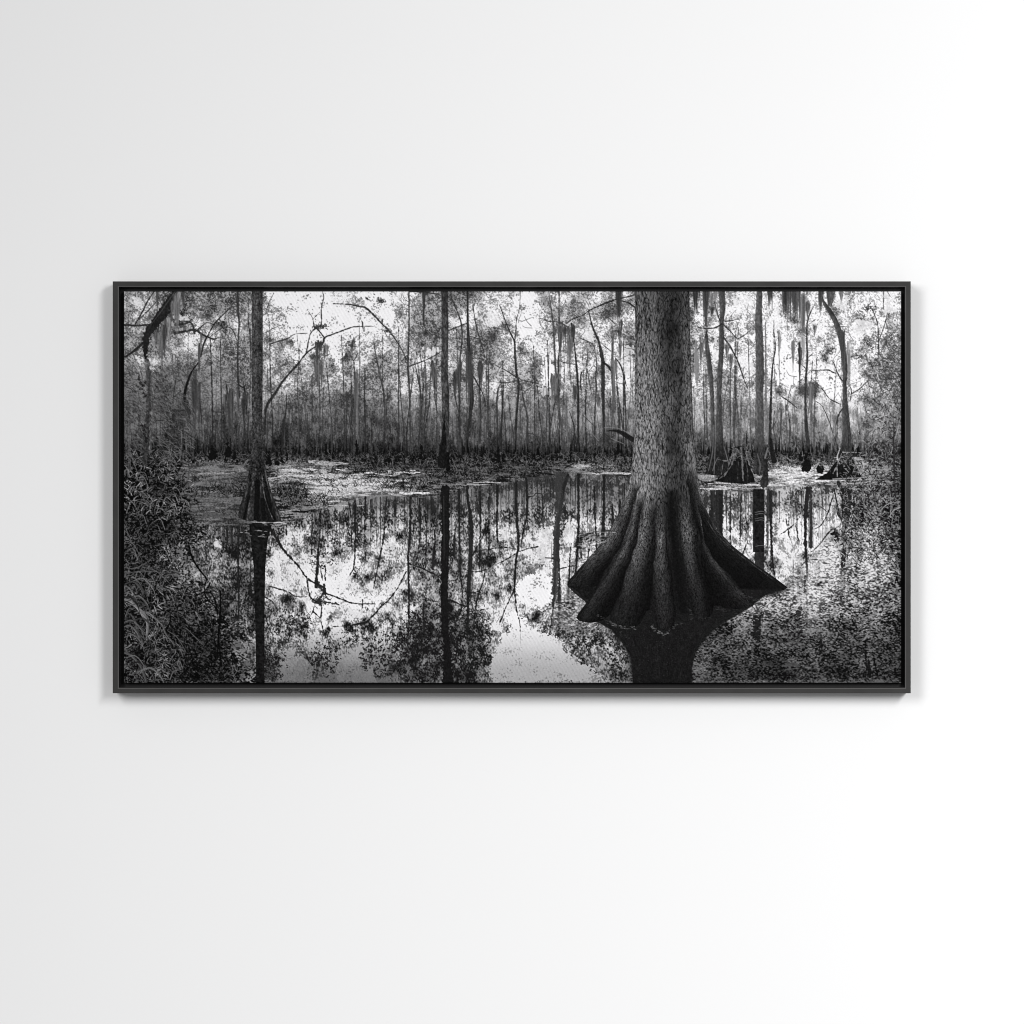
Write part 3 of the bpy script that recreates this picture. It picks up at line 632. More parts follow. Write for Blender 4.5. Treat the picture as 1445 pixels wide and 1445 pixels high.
# ---- floating debris in the lower right: short curled blades, light and dark
M = M * (1 - .2 * sm(850, 880, Y) * sm(990, 1010, X))
DR = nz(26, 12) * .6 + nz(9, 4) * .5
cmm = cm * (1 - sm(.2, .6, (np.abs(X - 935) < 45).astype(np.float32)))
for k in range(9000):
    x = rng.uniform(775, 1273); y = rng.uniform(690, 966)
    yi, xi = int((y - TOP) * S), int((x - PX0) * S)
    if xi >= W or yi >= H or cm[yi, xi] < rng.uniform(.15, .9):
        continue
    base = M[yi, xi] * (1 + .26 * DR[yi, xi])
    a = rng.uniform(-.7, .7) + (np.pi if rng.uniform() < .5 else 0); l = rng.uniform(2.2, 6)
    b = a + rng.normal(0, 1.0)
    tn = base * rng.uniform(.12, .45) if rng.uniform() < .45 else min(base * rng.uniform(1.25, 2.1) + 12, 215)
    p = (x + np.cos(a) * l * .5, y - np.sin(a) * l * .4)
    stroke([(x, y, .8), (p[0], p[1], 1.0), (p[0] + np.cos(b) * l * .5, p[1] - np.sin(b) * l * .4, .4)], tn, .75, n=2)
for a in [(1150, 900, 1160, 915, 1157, 925, 2, 20), (1157, 915, 1150, 930, 1140, 940, 1.6, 22), (1105, 940, 1118, 937, 1128, 940, 5, 74), (1222, 905, 1223, 940, 1222, 955, 2, 10), (1233, 925, 1236, 940, 1239, 952, 2.2, 8), 
          (1226, 932, 1227, 946, 1228, 955, 6, 14), (1100, 900, 1112, 912, 1124, 908, 1.2, 40), (1242, 892, 1248, 900, 1256, 908, 1.4, 105), (1228, 888, 1222, 900, 1218, 904, 1.2, 120), (1178, 885, 1188, 898, 1200, 906, 1.3, 25)]:
    stroke([(a[0], a[1], a[6] * .6), (a[2], a[3], a[6]), (a[4], a[5], a[6] * .6)], a[7], .85, rough=.5)

# ---- brush along the right edge
for k in range(3600):
    x = rng.uniform(1185, 1273); y = rng.uniform(470, 790)
    den = sm(1215, 1262, x + .10 * (y - 480)) if y < 640 else sm(1168, 1200, x - .12 * max(y - 720, 0))
    if rng.uniform() > den: continue
    a = rng.uniform(0, 6.28); l = rng.uniform(2, 6 if y < 640 else 9)
    low = sm(640, 700, y)
    tn = rng.uniform(12, 50 - 30 * low) if rng.uniform() < .5 else rng.uniform(90, 170 - 30 * sm(1230, 1270, x))
    if y < 560: tn = rng.uniform(35, 90)
    stroke([(x, y, .9), (x + np.cos(a) * l * .5, y + np.sin(a) * l * .5 - .6, 1.1), (x + np.cos(a) * l, y + np.sin(a) * l, .5)], tn, .75, n=2)
for a in [(1258, 640, 1266, 610, 1271, 590, 1.2, 150), (1243, 720, 1252, 712, 1266, 708, 1.2, 150), (1256, 728, 1262, 720, 1270, 716, 1.6, 150), (1205, 665, 1216, 668, 1230, 680, 1.2, 140), (1262, 600, 1262, 640, 1264, 700, 2.5, 40), (1256, 690, 1258, 712, 1257, 730, 1.2, 140), (1216, 700, 1225, 720, 1240, 730, 1.1, 120),
          (1178, 690, 1182, 712, 1188, 735, 2, 22), (1186, 695, 1190, 712, 1187, 740, 1.6, 26)]:
    stroke([(a[0], a[1], a[6] * .6), (a[2], a[3], a[6]), (a[4], a[5], a[6] * .6)], a[7], .85)
stroke([(1148, 712, 1), (1160, 716, 1.6), (1167, 722, 1)], 70, .85); stroke([(1145, 704, .8), (1160, 700, .8), (1175, 698, .8)], 150, .7)

# ---- tree left of the great trunk's near bank: leaning mossy limb in the top left corner
stroke([(251, 400, 9), (247, 412, 9), (238, 426, 12), (229, 442, 15), (218, 456, 12), (208, 470, 10), (205, 482, 9), (205, 496, 6), (205, 505, 3)], 30, .96, tex=.3, rough=1.2)
stroke([(252, 404, 2), (240, 420, 1.6), (226, 440, 1.4), (212, 458, 1)], 78, .6)
stroke([(205, 480, 3), (192, 492, 4), (184, 498, 3), (176, 503, 2)], 34, .95, tex=.3)
for x, y0, y1, w, tone in [(243, 425, 468, 4, 100), (248, 412, 478, 4, 110), (225, 462, 505, 3, 96), (238, 450, 470, 4, 120), (231, 455, 502, 3, 62), (252, 412, 440, 3, 125), (216, 472, 498, 3, 120)]:
    mossy(x, y0, y1, w, tone)

# ---- centre tree and its image
def bark_trunk(pts, tone, lit=.25, grain=.5, **k):
    stroke(pts, tone, 1., .6, tex=grain, side=lit, **k)
bark_trunk([(627, 340, 9), (627.3, 412, 9.5), (628, 470, 9.5), (627, 527, 10), (628.5, 557, 10.5), (628.5, 600, 10.5), (628, 625, 11), (628, 655, 12)], 60, .12)
stroke([(627.5, 560, 2), (627, 600, 2.4), (626, 640, 2)], 100, .6, tex=.5)
bark_trunk([(627, 585, 1), (626.5, 605, 4), (625.5, 630, 9), (624, 654, 14)], 24, .1); bark_trunk([(631, 640, 5), (632, 662, 6)], 14)
stroke([(628, 690, 12), (628.5, 745, 11.5), (627.5, 800, 11), (627, 850, 10), (628, 893, 10)], 22, .97, rough=.8, tex=.15)
stroke([(628, 893, 9), (631, 915, 10), (632, 940, 13), (632, 966, 14)], 20, .95, rough=1.5)
stroke([(626, 700, 1.6), (626.5, 760, 1.4), (626.5, 790, 1)], 52, .6)

# ---- small cypress, left
lm = poly([(355, 400), (355, 600), (354, 640), (352, 660), (348, 680), (343, 697), (338, 716), (335.5, 727), (337, 731), (349, 735), (366, 736), (385, 737), (397, 736), (393, 722), (388, 708), (382, 692), (376.5, 672), (373, 650), (371, 630), (370, 600), (370.5, 500), (370.5, 400)])
cx = interp(Y[:, 0], [(400, 362.5), (640, 362), (736, 366)])[:, None]
hw = interp(Y[:, 0], [(400, 8), (620, 8.5), (660, 10), (736, 30)])[:, None]
u = (X - cx) / hw
col = 62 - 22 * u * sm(.9, -.2, np.abs(u) - .2) - 22 * sm(600, 690, Y) - 6 * sm(500, 560, Y)
wv = sm(645, 690, Y)
col = col - wv * (10 * np.cos(u * 9.5 + .6) + 6 * np.cos(u * 17))
col = np.maximum(col, 10) * (1 + .42 * BARK)
sp = nz(.7)
fill(lm, np.maximum(col + 9 * sp * (Y < 690), 6))
for a, w, tn in [([(357, 668), (354, 695), (351, 715), (348.5, 733)], 2.2, 66), ([(361, 650), (357, 680), (354.5, 700)], 1.6, 58), ([(369, 668), (372, 695), (377, 712), (385, 733)], 1.5, 84), ([(366, 670), (367.5, 700)], 1.6, 44), ([(373, 660), (379, 690), (388, 716), (394, 733)], 1.3, 60), ([(350, 684), (345, 706), (340, 726)], 2, 48)]:
    stroke([(x, y, w) for x, y in a], tn, .8, tex=.6)
for a, w in [([(363, 680), (362, 705), (361, 732)], 7), ([(375, 700), (380, 718), (388, 733)], 2.4), ([(352, 700), (347, 718), (344, 731)], 2.6), ([(370, 705), (372, 732)], 6)]:
    stroke([(x, y, w) for x, y in a], 13, .85, .9)
rl = poly([(351, 738), (384, 738), (380, 752), (377, 765), (374, 800), (373, 860), (372.8, 965), (361, 965), (360.5, 900), (359, 850), (357.5, 800), (354.5, 768), (352, 752)])
fill(rl * .97, 20 + 5 * RG)
stroke([(353, 757, 1.4), (352.5, 790, 1.2), (354, 820, 1)], 62, .6)
for k in range(46):
    x = rng.uniform(338, 402); y = rng.choice([736.5, 739, 749, 753, 757]) + rng.normal(0, 1)
    if 742 < y and x > 375: continue
    stroke([(x - 2, y, .6), (x, y - .3, 1.2), (x + rng.uniform(1, 5), y + rng.uniform(-.6, .6), .5)], rng.uniform(85, 175), .8, n=2)
stroke([(386, 738, 1.4), (394, 737, 2), (404, 739, 1)], 195, .8)
for k in range(30):
    x = rng.uniform(372, 382); y = rng.uniform(770, 960)
    stroke([(x, y, .8), (x + 3, y + .4, .5)], 90, .5, n=1)

# ---- the great cypress
rm = poly([(806, 826), (832, 829), (850, 815), (960, 830), (1030, 815), (1046, 831), (1104, 831), (1080, 840), (1062, 855), (1045, 866), (1025, 877), (1006, 890), (990, 907), (981, 924), (977, 943), (976, 966), (893, 966), (892, 943), (889, 925), (877, 906), (862, 888), (843, 878), (826, 872), (836, 852), (822, 842)])
fill(blur(rm, .8) * .97, 18 + 3.5 * np.abs(nz(.8)) + 2.5 * np.abs(nz(3)))
gmr = rm * (Y > 884)
gm = poly([(896, 400), (896.5, 470), (896, 560), (895.5, 610), (893.5, 640), (890.5, 668), (884, 700), (874, 723), (861, 747), (846, 770), (822, 797), (801, 821), (800.5, 825), (806, 829), (820, 831), (832, 830),
           (843, 829), (828, 850), (816, 866), (813.5, 872), (818, 876.5), (832, 879), (848, 877), (857, 871), (860.5, 868), (861, 879), (867, 884.5), (880, 887.5), (893, 886.5), (903, 881), (908, 872), (913, 862), (919, 862), (924, 874), (926, 885), (931, 892.5), (938, 896), (946, 892.5), (951, 884), (954, 870), (957, 858), (970, 856), (977, 864), (982, 872), (990, 875.5), (999, 874), (1005, 866), (1008, 855),
           (1016, 855), (1026, 858.5), (1040, 859.5), (1055, 858), (1063, 855), (1064, 852), (1056, 842), (1046, 831), (1062, 832), (1090, 834), (1106, 833), (1112, 829), (1100, 820), (1089, 812), (1066, 796), (1035, 771), (1012, 747), (1000, 726), (993, 709), (988, 690), (984, 665), (981, 640), (978.5, 600), (977, 560), (975, 500), (973.5, 450), (973, 400)])
xl = interp(Y[:, 0], [(400, 896), (600, 895.5), (668, 890), (723, 874), (770, 846), (821, 801), (900, 790)])[:, None]
xr = interp(Y[:, 0], [(400, 973), (500, 975), (600, 978.5), (665, 984), (726, 1000), (771, 1035), (829, 1112), (900, 1130)])[:, None]
U = (X - xl) / (xr - xl)
prof = interp(U.ravel(), [(-.1, 60), (0, 74), (.08, 92), (.3, 86), (.45, 70), (.55, 54), (.66, 43), (.78, 46), (.88, 62), (.97, 66), (1, 50), (1.1, 40)]).reshape(U.shape).astype(np.float32)
prof = prof * (.78 + .28 * sm(412, 560, Y)) * (1 - .22 * sm(560, 520, Y) * sm(.35, .5, U) * sm(.75, .6, U))
prof = prof * (1 - .35 * sm(668, 735, Y) * sm(.15, .45, U) * (1 - .5 * sm(.8, .9, U)))
prof = prof + 6 * nz(6, 12) * sm(.3, .6, U) * (Y < 690)
bw = np.abs(nz(.95, 3.8)) ; bw2 = np.abs(nz(1.9, 7.5)); bw3 = nz(.7, 1.3)
BK = .42 - .62 * np.exp(-(bw / .42) ** 2) - .50 * np.exp(-(bw2 / .30) ** 2) + .10 * bw3
fill(gm, np.clip(prof * .96 * (1 + 1.15 * BK), 9, 165))
# a long diagonal scar and the shaded cracks of the upper bark
for a, w in [([(932, 424), (938, 440), (944, 456), (948, 468)], 5), ([(944, 468), (953, 482), (958, 500), (956, 520)], 6), ([(950, 500), (962, 515), (968, 535)], 5), ([(936, 545), (942, 560), (958, 575)], 5), ([(955, 560), (954, 600), (952, 640)], 7), ([(940, 600), (946, 640), (944, 690)], 6)]:
    stroke([(x, y, w) for x, y in a], 26, .14, 3, rough=2.)
for k in range(420):                      # raised flakes
    x = rng.uniform(898, 976); y = rng.uniform(410, 690); uu = (x - 896) / 82
    if .5 < uu < .8 and rng.uniform() < .6: continue
    sl = .5 if (x > 940 and y < 500) else .05
    l = rng.uniform(2, 6)
    stroke([(x, y, .6), (x + sl * l * .5, y + l * .5, 1.3), (x + sl * l, y + l, .5)], rng.uniform(80, 112) * (1 - .35 * sm(.4, .8, uu)), .45, n=2)
    stroke([(x + 1.2, y, .6), (x + 1.2 + sl * l, y + l, 1)], 20, .6, n=1)

# buttress roots: ridge line, half-width, brightness; bark runs along each ridge
tile = np.abs(rng.standard_normal((900, 400)).astype(np.float32))
def tblur(a, s0, s1):
    k = np.exp(-2 * np.pi ** 2 * ((s0 * np.fft.fftfreq(a.shape[0])[:, None]) ** 2 + (s1 * np.fft.rfftfreq(a.shape[1])[None, :]) ** 2))
    return np.fft.irfft2(np.fft.rfft2(a) * k, s=a.shape)
_a = tblur(rng.standard_normal((900, 400)), 4.6, .75); _a = np.abs(_a / _a.std())
_c = tblur(rng.standard_normal((900, 400)), 1.0, .8); _c = _c / _c.std()
TILE = .35 - .95 * np.exp(-(_a / .45) ** 2) + _c * .24

def root(left, right_, B, prof_, y0, seed, grain=1.0, wob=1.0):
    """one buttress: its left and right outlines as (y, x), brightness along y, brightness across (0 left .. 1 right)"""
    yv = Y[:, 0]
    a = interp(yv, left)[:, None]; b = interp(yv, right_)[:, None]
    u = (X - a + wob * WOB) / np.maximum(b - a, 1)
    y1 = max(left[-1][0], right_[-1][0]) + 6
    inside = sm(-.03, .06, u) * (1 - sm(.93, 1.03, u)) * sm(y0, y0 + 34, Y) * (Y < y1) * gm
    w0 = np.mean([r[1] for r in right_]) - np.mean([r[1] for r in left])
    w0 = max(w0, 14) * S * 1.5
    tl = TILE[((Y - 600) * S * 1.1 + seed * 97 + 8 * u).astype(int) % 900, (u * w0 + 200 + seed * 31).astype(int) % 400]
    pr = interp(np.clip(u, 0, 1).ravel(), prof_).reshape(u.shape)
    br = interp(yv, B)[:, None]
    wet = 1 - .30 * sm(745, 830, Y)
    val = (br * pr * wet * (1 + .10 * PATCHY) + 8) * (1 + grain * (.95 - .4 * sm(740, 830, Y)) * tl)
    G[:] = G * (1 - inside) + np.clip(val, 6, 170) * inside
vx = interp(Y[:, 0], [(690, 948), (740, 949), (800, 956), (870, 962)])[:, None]
dark = np.maximum(sm(730, 800, Y), sm(678, 712, Y) * np.exp(-((X - vx) / 11) ** 2)) * gm
fill(dark * .95, 15 + 4 * np.abs(RG))
WOB = nz(9, 22) * 1.1 + nz(4, 9) * .6
PATCHY = nz(7, 14)
LL = [(0, .62), (.10, .95), (.28, 1.0), (.5, .66), (.72, .26), (1, .05)]       # lit on the left flank
LC = [(0, .45), (.2, .9), (.45, 1.0), (.7, .62), (.9, .2), (1, .08)]           # lit in the middle
LR = [(0, .05), (.35, .22), (.6, .55), (.84, 1.0), (.95, .95), (1, .6)]        # lit along the upper right
root([(665, 892), (700, 884), (723, 874), (747, 861), (770, 846), (797, 822), (821, 801), (832, 796)], [(665, 905), (705, 899), (735, 895), (770, 882), (800, 866), (831, 846)], [(660, 72), (740, 66), (780, 56), (812, 34), (830, 22)], LL, 672, 1)
root([(665, 966), (715, 976), (750, 984), (780, 998), (805, 1018), (831, 1046)], [(665, 984), (709, 993), (726, 1000), (747, 1012), (771, 1035), (796, 1066), (812, 1089), (829, 1113), (834, 1118)], [(660, 62), (700, 46), (730, 26), (780, 22), (830, 16)], [(0, .1), (.5, .4), (.85, .8), (.94, 1.5), (1, 1.6)], 660, 2, .7)
root([(690, 896), (735, 891), (772, 876), (797, 861), (827, 843), (850, 828), (866, 816), (878, 808)], [(690, 912), (730, 908), (765, 899), (797, 890), (830, 877), (862, 862), (878, 858)], [(690, 74), (740, 70), (790, 66), (825, 44), (855, 30), (878, 22)], LL, 690, 4)
root([(700, 976), (740, 985), (762, 989), (800, 993), (840, 999), (862, 1006)], [(700, 987), (740, 990), (765, 995), (787, 1007), (807, 1025), (830, 1046), (853, 1066), (862, 1072)], [(700, 52), (760, 60), (795, 54), (825, 38), (858, 24)], LR, 700, 3)
root([(695, 909), (740, 903), (765, 898), (797, 889), (833, 876), (854, 866), (876, 860), (890, 858)], [(695, 928), (720, 928), (760, 926), (800, 925), (845, 922), (880, 912), (890, 908)], [(695, 70), (740, 76), (790, 72), (825, 52), (855, 32), (886, 21)], LL, 700, 5)
root([(690, 952), (720, 957), (760, 962), (800, 966), (840, 970), (865, 976), (878, 980)], [(690, 978), (730, 983), (760, 986), (790, 989), (812, 994), (835, 1001), (860, 1006), (878, 1008)], [(690, 54), (740, 52), (790, 52), (820, 38), (850, 28), (875, 22)], LC, 695, 6)
root([(715, 925), (760, 923), (800, 922), (840, 922), (875, 924), (896, 927)], [(715, 943), (765, 943), (800, 947), (836, 951), (870, 954), (896, 952)], [(715, 54), (770, 66), (810, 60), (845, 42), (875, 33), (894, 24)], LC, 716, 7)
stroke([(947, 694, 4), (949, 740, 7), (955, 790, 9), (960, 835, 10), (964, 862, 10)], 12, .7, 4, rough=1.)
stroke([(893, 716, 2), (889, 745, 4), (872, 782, 6), (850, 815, 9), (838, 832, 8)], 13, .55, 3)
stroke([(986, 716, 2), (990, 750, 4), (1002, 778, 7), (1022, 800, 10), (1040, 822, 12)], 13, .6, 3)
stroke([(999, 735, 1), (1012, 755, 1.2), (1036, 777, 1.2), (1066, 799, 1.2), (1090, 817, 1)], 66, .55, tex=.8)
# mirror image and dark water at the foot
dm = poly([(800, 826), (832, 829), (846, 826), (830, 852), (826, 849), (812, 838)]); fill(dm * .9, 16 + 6 * np.abs(RG))
dm = poly([(1046, 831), (1110, 832), (1098, 839), (1070, 842), (1058, 838)]); fill(blur(dm, 2.5) * .8, 24)
for k in range(40):
    x, y = rng.uniform(900, 975), rng.uniform(895, 962)
    stroke([(x, y, .7), (x + .8, y, .7)], 55, .7, n=1)
for (x0, y0, x1, y1, n, b) in [(854, 876, 866, 880, 12, 120), (864, 881, 884, 886, 34, 150), (884, 886, 898, 886, 14, 140), (919, 884, 926, 890, 14, 150), (928, 893, 944, 894, 34, 165), (874, 892, 888, 899, 12, 100), (944, 888, 968, 875, 24, 120),
                               (974, 862, 976, 872, 10, 80), (982, 871, 1002, 872, 28, 62), (1010, 858, 1050, 868, 60, 70), (820, 828, 832, 830, 10, 70), (1040, 835, 1075, 850, 60, 85), (921, 898, 925, 900, 4, 130), (1046, 832, 1110, 842, 40, 50), (843, 868, 860, 878, 20, 90), (880, 910, 888, 912, 3, 80)]:
    for k in range(n):
        x = rng.uniform(x0, x1); f = (x - x0) / max(x1 - x0, 1); y = y0 + (y1 - y0) * f + rng.normal(0, 1.2)
        if rng.uniform() < .45: continue
        stroke([(x - 1, y, .6), (x + rng.uniform(0, 2.2), y + rng.normal(0, .4), 1.0)], b * rng.uniform(.4, .85), .75, n=1)
for k in range(150):                      # dim furrows carried into the mirror image
    x = rng.uniform(868, 1002); y = rng.uniform(888, 955); c_ = 935 + (x - 935) * (1 - .55 * (y - 888) / 75)
    stroke([(c_, y, .6), (935 + (c_ - 935) * .92, y + rng.uniform(6, 16), .5)], rng.choice([11, 34, 40]), .55, n=1, clip=gmr)
# thin rings of floating matter left of the roots
for k in range(260):
    x = rng.uniform(815, 875); y = rng.uniform(748, 800)
    if x > 870 - (y - 745) * 1.0: continue
    stroke([(x, y, .6), (x + 3, y - .8 + rng.normal(0, .4), .9), (x + rng.uniform(5, 9), y - rng.uniform(-.5, 2), .5)], rng.choice([40, 60, 130, 160, 185]), .7, n=2)

# ---- last pass: the darker foot of the print, film grain
G[:] = G * (1 - .07 * sm(890, 964, Y))
G[:] = G + .30 * (G - blur(G, 1.3)) * np.maximum(sm(640, 670, Y), gm) + .08 * (G - blur(G, 6))
G[:] = np.clip(G + 3.0 * nz(.6), 4, 243)

# ---------------------------------------------------------------- settings of the room
WALL_A = 0.8
INK = 0.97
WEAVE_ANG, WEAVE_SC = 30, 69.0
AMB = 0.3
LAMPS = [('softbox_right', (2.7, -6, 3.15), (3.353, -5.49, 2.591), 2.6, 2.6, 720.0),
         ('softbox_left', (-2.7, -6, 3.15), (-1.889, -5.828, 2.591), 2.6, 2.6, 300.0)]

# ================================================================ scene
def wx(px): return (px - 722.5) / 1000.0
def wz(py): return 1.5 - (py - 722.5) / 1000.0

def mat(name):
    m = bpy.data.materials.new(name); m.use_nodes = True
    nt = m.node_tree
    return m, nt, nt.nodes['Principled BSDF']

# --- painted wall: matt white with a very fine roller texture
m_wall, nt, b = mat('wall_paint')
b.inputs['Base Color'].default_value = (WALL_A, WALL_A, WALL_A * 1.003, 1)
b.inputs['Roughness'].default_value = .9
b.inputs['Specular IOR Level'].default_value = .2
tc = nt.nodes.new('ShaderNodeTexCoord')
n1 = nt.nodes.new('ShaderNodeTexNoise'); n1.inputs['Scale'].default_value = 260; n1.inputs['Detail'].default_value = 3
bp = nt.nodes.new('ShaderNodeBump'); bp.inputs['Strength'].default_value = .03; bp.inputs['Distance'].default_value = .001
nt.links.new(tc.outputs['Object'], n1.inputs['Vector']); nt.links.new(n1.outputs['Fac'], bp.inputs['Height'])
nt.links.new(bp.outputs['Normal'], b.inputs['Normal'])

# --- dark satin frame lacquer
m_frame, nt, b = mat('charcoal_lacquer')
tc = nt.nodes.new('ShaderNodeTexCoord')
n1 = nt.nodes.new('ShaderNodeTexNoise'); n1.inputs['Scale'].default_value = 40; n1.inputs['Detail'].default_value = 4
cr = nt.nodes.new('ShaderNodeValToRGB')
cr.color_ramp.elements[0].position = .3; cr.color_ramp.elements[0].color = (.034, .0332, .0326, 1)
cr.color_ramp.elements[1].position = .7; cr.color_ramp.elements[1].color = (.041, .040, .0393, 1)
nt.links.new(tc.outputs['Object'], n1.inputs['Vector']); nt.links.new(n1.outputs['Fac'], cr.inputs['Fac'])
nt.links.new(cr.outputs['Color'], b.inputs['Base Color'])
b.inputs['Roughness'].default_value = .6
b.inputs['Specular IOR Level'].default_value = .08

m_edge, nt, b = mat('painted_edge_highlight')            # inner chamfer coloured paler: its highlight line is painted into the base colour
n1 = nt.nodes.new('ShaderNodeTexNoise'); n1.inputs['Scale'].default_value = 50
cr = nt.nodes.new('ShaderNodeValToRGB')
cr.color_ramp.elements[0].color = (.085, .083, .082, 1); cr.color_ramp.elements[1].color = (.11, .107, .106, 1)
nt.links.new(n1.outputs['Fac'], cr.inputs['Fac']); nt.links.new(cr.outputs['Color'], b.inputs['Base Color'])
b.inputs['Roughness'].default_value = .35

m_gap, nt, b = mat('black_rebate')
n1 = nt.nodes.new('ShaderNodeTexNoise'); n1.inputs['Scale'].default_value = 60
cr = nt.nodes.new('ShaderNodeValToRGB')
cr.color_ramp.elements[0].color = (.006, .0055, .006, 1); cr.color_ramp.elements[1].color = (.011, .0105, .011, 1)
nt.links.new(n1.outputs['Fac'], cr.inputs['Fac']); nt.links.new(cr.outputs['Color'], b.inputs['Base Color'])
b.inputs['Roughness'].default_value = .6; b.inputs['Specular IOR Level'].default_value = .25

# --- canvas: ink density of the print (colour attribute) on a twill-woven cloth
m_can, nt, b = mat('printed_canvas')
at = nt.nodes.new('ShaderNodeAttribute'); at.attribute_name = 'ink'
tc = nt.nodes.new('ShaderNodeTexCoord')
mp = nt.nodes.new('ShaderNodeMapping'); mp.inputs['Rotation'].default_value = (0, math.radians(WEAVE_ANG), 0)
wv = nt.nodes.new('ShaderNodeTexWave'); wv.wave_type = 'BANDS'; wv.bands_direction = 'X'
wv.inputs['Scale'].default_value = WEAVE_SC; wv.inputs['Distortion'].default_value = .35; wv.inputs['Detail'].default_value = 1; wv.inputs['Detail Scale'].default_value = 3
mr = nt.nodes.new('ShaderNodeMapRange'); mr.inputs['To Min'].default_value = .93; mr.inputs['To Max'].default_value = 1.0
mx = nt.nodes.new('ShaderNodeMix'); mx.data_type = 'RGBA'; mx.blend_type = 'MULTIPLY'; mx.inputs['Factor'].default_value = 1
nt.links.new(tc.outputs['Object'], mp.inputs['Vector']); nt.links.new(mp.outputs['Vector'], wv.inputs['Vector'])
nt.links.new(wv.outputs['Fac'], mr.inputs['Value'])
nt.links.new(at.outputs['Color'], mx.inputs['A']); nt.links.new(mr.outputs['Result'], mx.inputs['B'])
nt.links.new(mx.outputs['Result'], b.inputs['Base Color'])
b.inputs['Roughness'].default_value = .8; b.inputs['Specular IOR Level'].default_value = .03
bp = nt.nodes.new('ShaderNodeBump'); bp.inputs['Strength'].default_value = .12; bp.inputs['Distance'].default_value = .0004
nt.links.new(wv.outputs['Fac'], bp.inputs['Height']); nt.links.new(bp.outputs['Normal'], b.inputs['Normal'])

def link(name, me, m, parent=None):
    o = bpy.data.objects.new(name, me); scene_col.objects.link(o)
    me.materials.append(m)
    if parent: o.parent = parent
    return o

# --- wall
me = bpy.data.meshes.new('wall')
bm = bmesh.new()
r = bmesh.ops.create_cube(bm, size=1)
for v in bm.verts:
    v.co.x *= 9; v.co.y = v.co.y * .12 + .06; v.co.z = v.co.z * 6 + 1.5
bm.to_mesh(me); bm.free()
w = link('wall', me, m_wall); w['kind'] = 'structure'

# --- the framed picture hangs on the wall: an Empty behind its middle carries the parts
OUT = (159.0, 397.0, 1285.2, 978.3)        # outer edge of the frame
INN = (167.6, 404.8, 1277.3, 970.6)        # inner edge of the frame
D_F, D_C = .040, .0345                     # front of the frame / of the canvas, measured from the wall
D_B = .006                                 # back edge of the frame stands this far off the wall
pic = bpy.data.objects.new('framed_picture', None); scene_col.objects.link(pic)
pic.location = (wx(722.2), -D_B, wz(687.5)); pic.empty_display_size = .1
pic['label'] = 'wide black-and-white canvas print of a cypress swamp in a thin charcoal frame'
pic['category'] = 'picture'
ox, oy, oz = pic.location

def rail(name, side):
    """one mitred length of the L-section moulding"""
    x0, z0, x1, z1 = wx(OUT[0]), wz(OUT[3]), wx(OUT[2]), wz(OUT[1])
    a0, c0, a1, c1 = wx(INN[0]), wz(INN[3]), wx(INN[2]), wz(INN[1])
    wL, wR, wT, wB = a0 - x0, x1 - a1, z1 - c1, c0 - z0
    # profile: (fraction across the face from outside 0 to inside 1 (2 = under the canvas), depth)
    prof = [(0.0, -D_B), (0.0, -D_F + .0007), (.09, -D_F), (.84, -D_F), (1.0, -D_F + .0012), (1.0, -.020), (3.0, -.020), (3.0, -D_B)]
    lo, hi = [], []
    for f, d in prof:
        L, R, Tt, B_ = x0 + wL * f, x1 - wR * f, z1 - wT * f, z0 + wB * f
        c = {'l': ((L, B_), (L, Tt)), 'r': ((R, Tt), (R, B_)), 't': ((L, Tt), (R, Tt)), 'b': ((R, B_), (L, B_))}[side]
        lo.append((c[0][0], d, c[0][1])); hi.append((c[1][0], d, c[1][1]))
    me = bpy.data.meshes.new(name); bm = bmesh.new()
    vl = [bm.verts.new((x - ox, y - oy, z - oz)) for x, y, z in lo]
    vh = [bm.verts.new((x - ox, y - oy, z - oz)) for x, y, z in hi]
    n = len(vl)
    fs = []
    for i in range(n):
        j = (i + 1) % n
        fs.append(bm.faces.new((vl[i], vl[j], vh[j], vh[i])))
    bm.faces.new(vl[::-1]); bm.faces.new(vh)
    bmesh.ops.recalc_face_normals(bm, faces=bm.faces)
    for i, f in enumerate(fs):
        if i in (4, 5): f.material_index = 1
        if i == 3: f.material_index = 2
    bm.to_mesh(me); bm.free()
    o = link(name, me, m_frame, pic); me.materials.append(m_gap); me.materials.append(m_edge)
    return o
for s in 'tblr':
    o = rail('frame_rail', s)

# --- stretched canvas with rolled edges: the printed face is a grid, one vertex per print sample
def lin(v):
    v = v / 255.0
    return np.where(v <= .04045, v / 12.92, ((v + .055) / 1.055) ** 2.4)
o0 = int(round((PY0 - TOP) * S))
P = np.clip(G[o0:], 0, 255)
ny, nx = P.shape
gx = (PX0 + np.arange(nx) / S - 722.5) / 1000; gz = 1.5 - (PY0 + np.arange(ny) / S - 722.5) / 1000
# rows and columns added round the face roll over the stretcher bar's edge
offs = np.array([.0002, .0007, .0012]); dep = np.array([.0003, .0012, .024])
gx = np.concatenate([(gx[0] - offs[::-1]), gx, gx[-1] + offs]); gz = np.concatenate([gz[0] + offs[::-1], gz, gz[-1] - offs])
P = np.pad(P, 3, mode='edge')
dx = np.concatenate([dep[::-1], np.zeros(nx), dep]); dz = np.concatenate([dep[::-1], np.zeros(ny), dep])
NX, NY = len(gx), len(gz)
co = np.empty((NY, NX, 3), np.float32)
co[..., 0] = gx[None] - ox; co[..., 2] = gz[:, None] - oz
co[..., 1] = -D_C + np.maximum(dx[None], dz[:, None]) - oy
idx = np.arange(NX * NY, dtype=np.int32).reshape(NY, NX)
q = np.stack([idx[:-1, :-1], idx[1:, :-1], idx[1:, 1:], idx[:-1, 1:]], -1).reshape(-1, 4)
me = bpy.data.meshes.new('canvas')
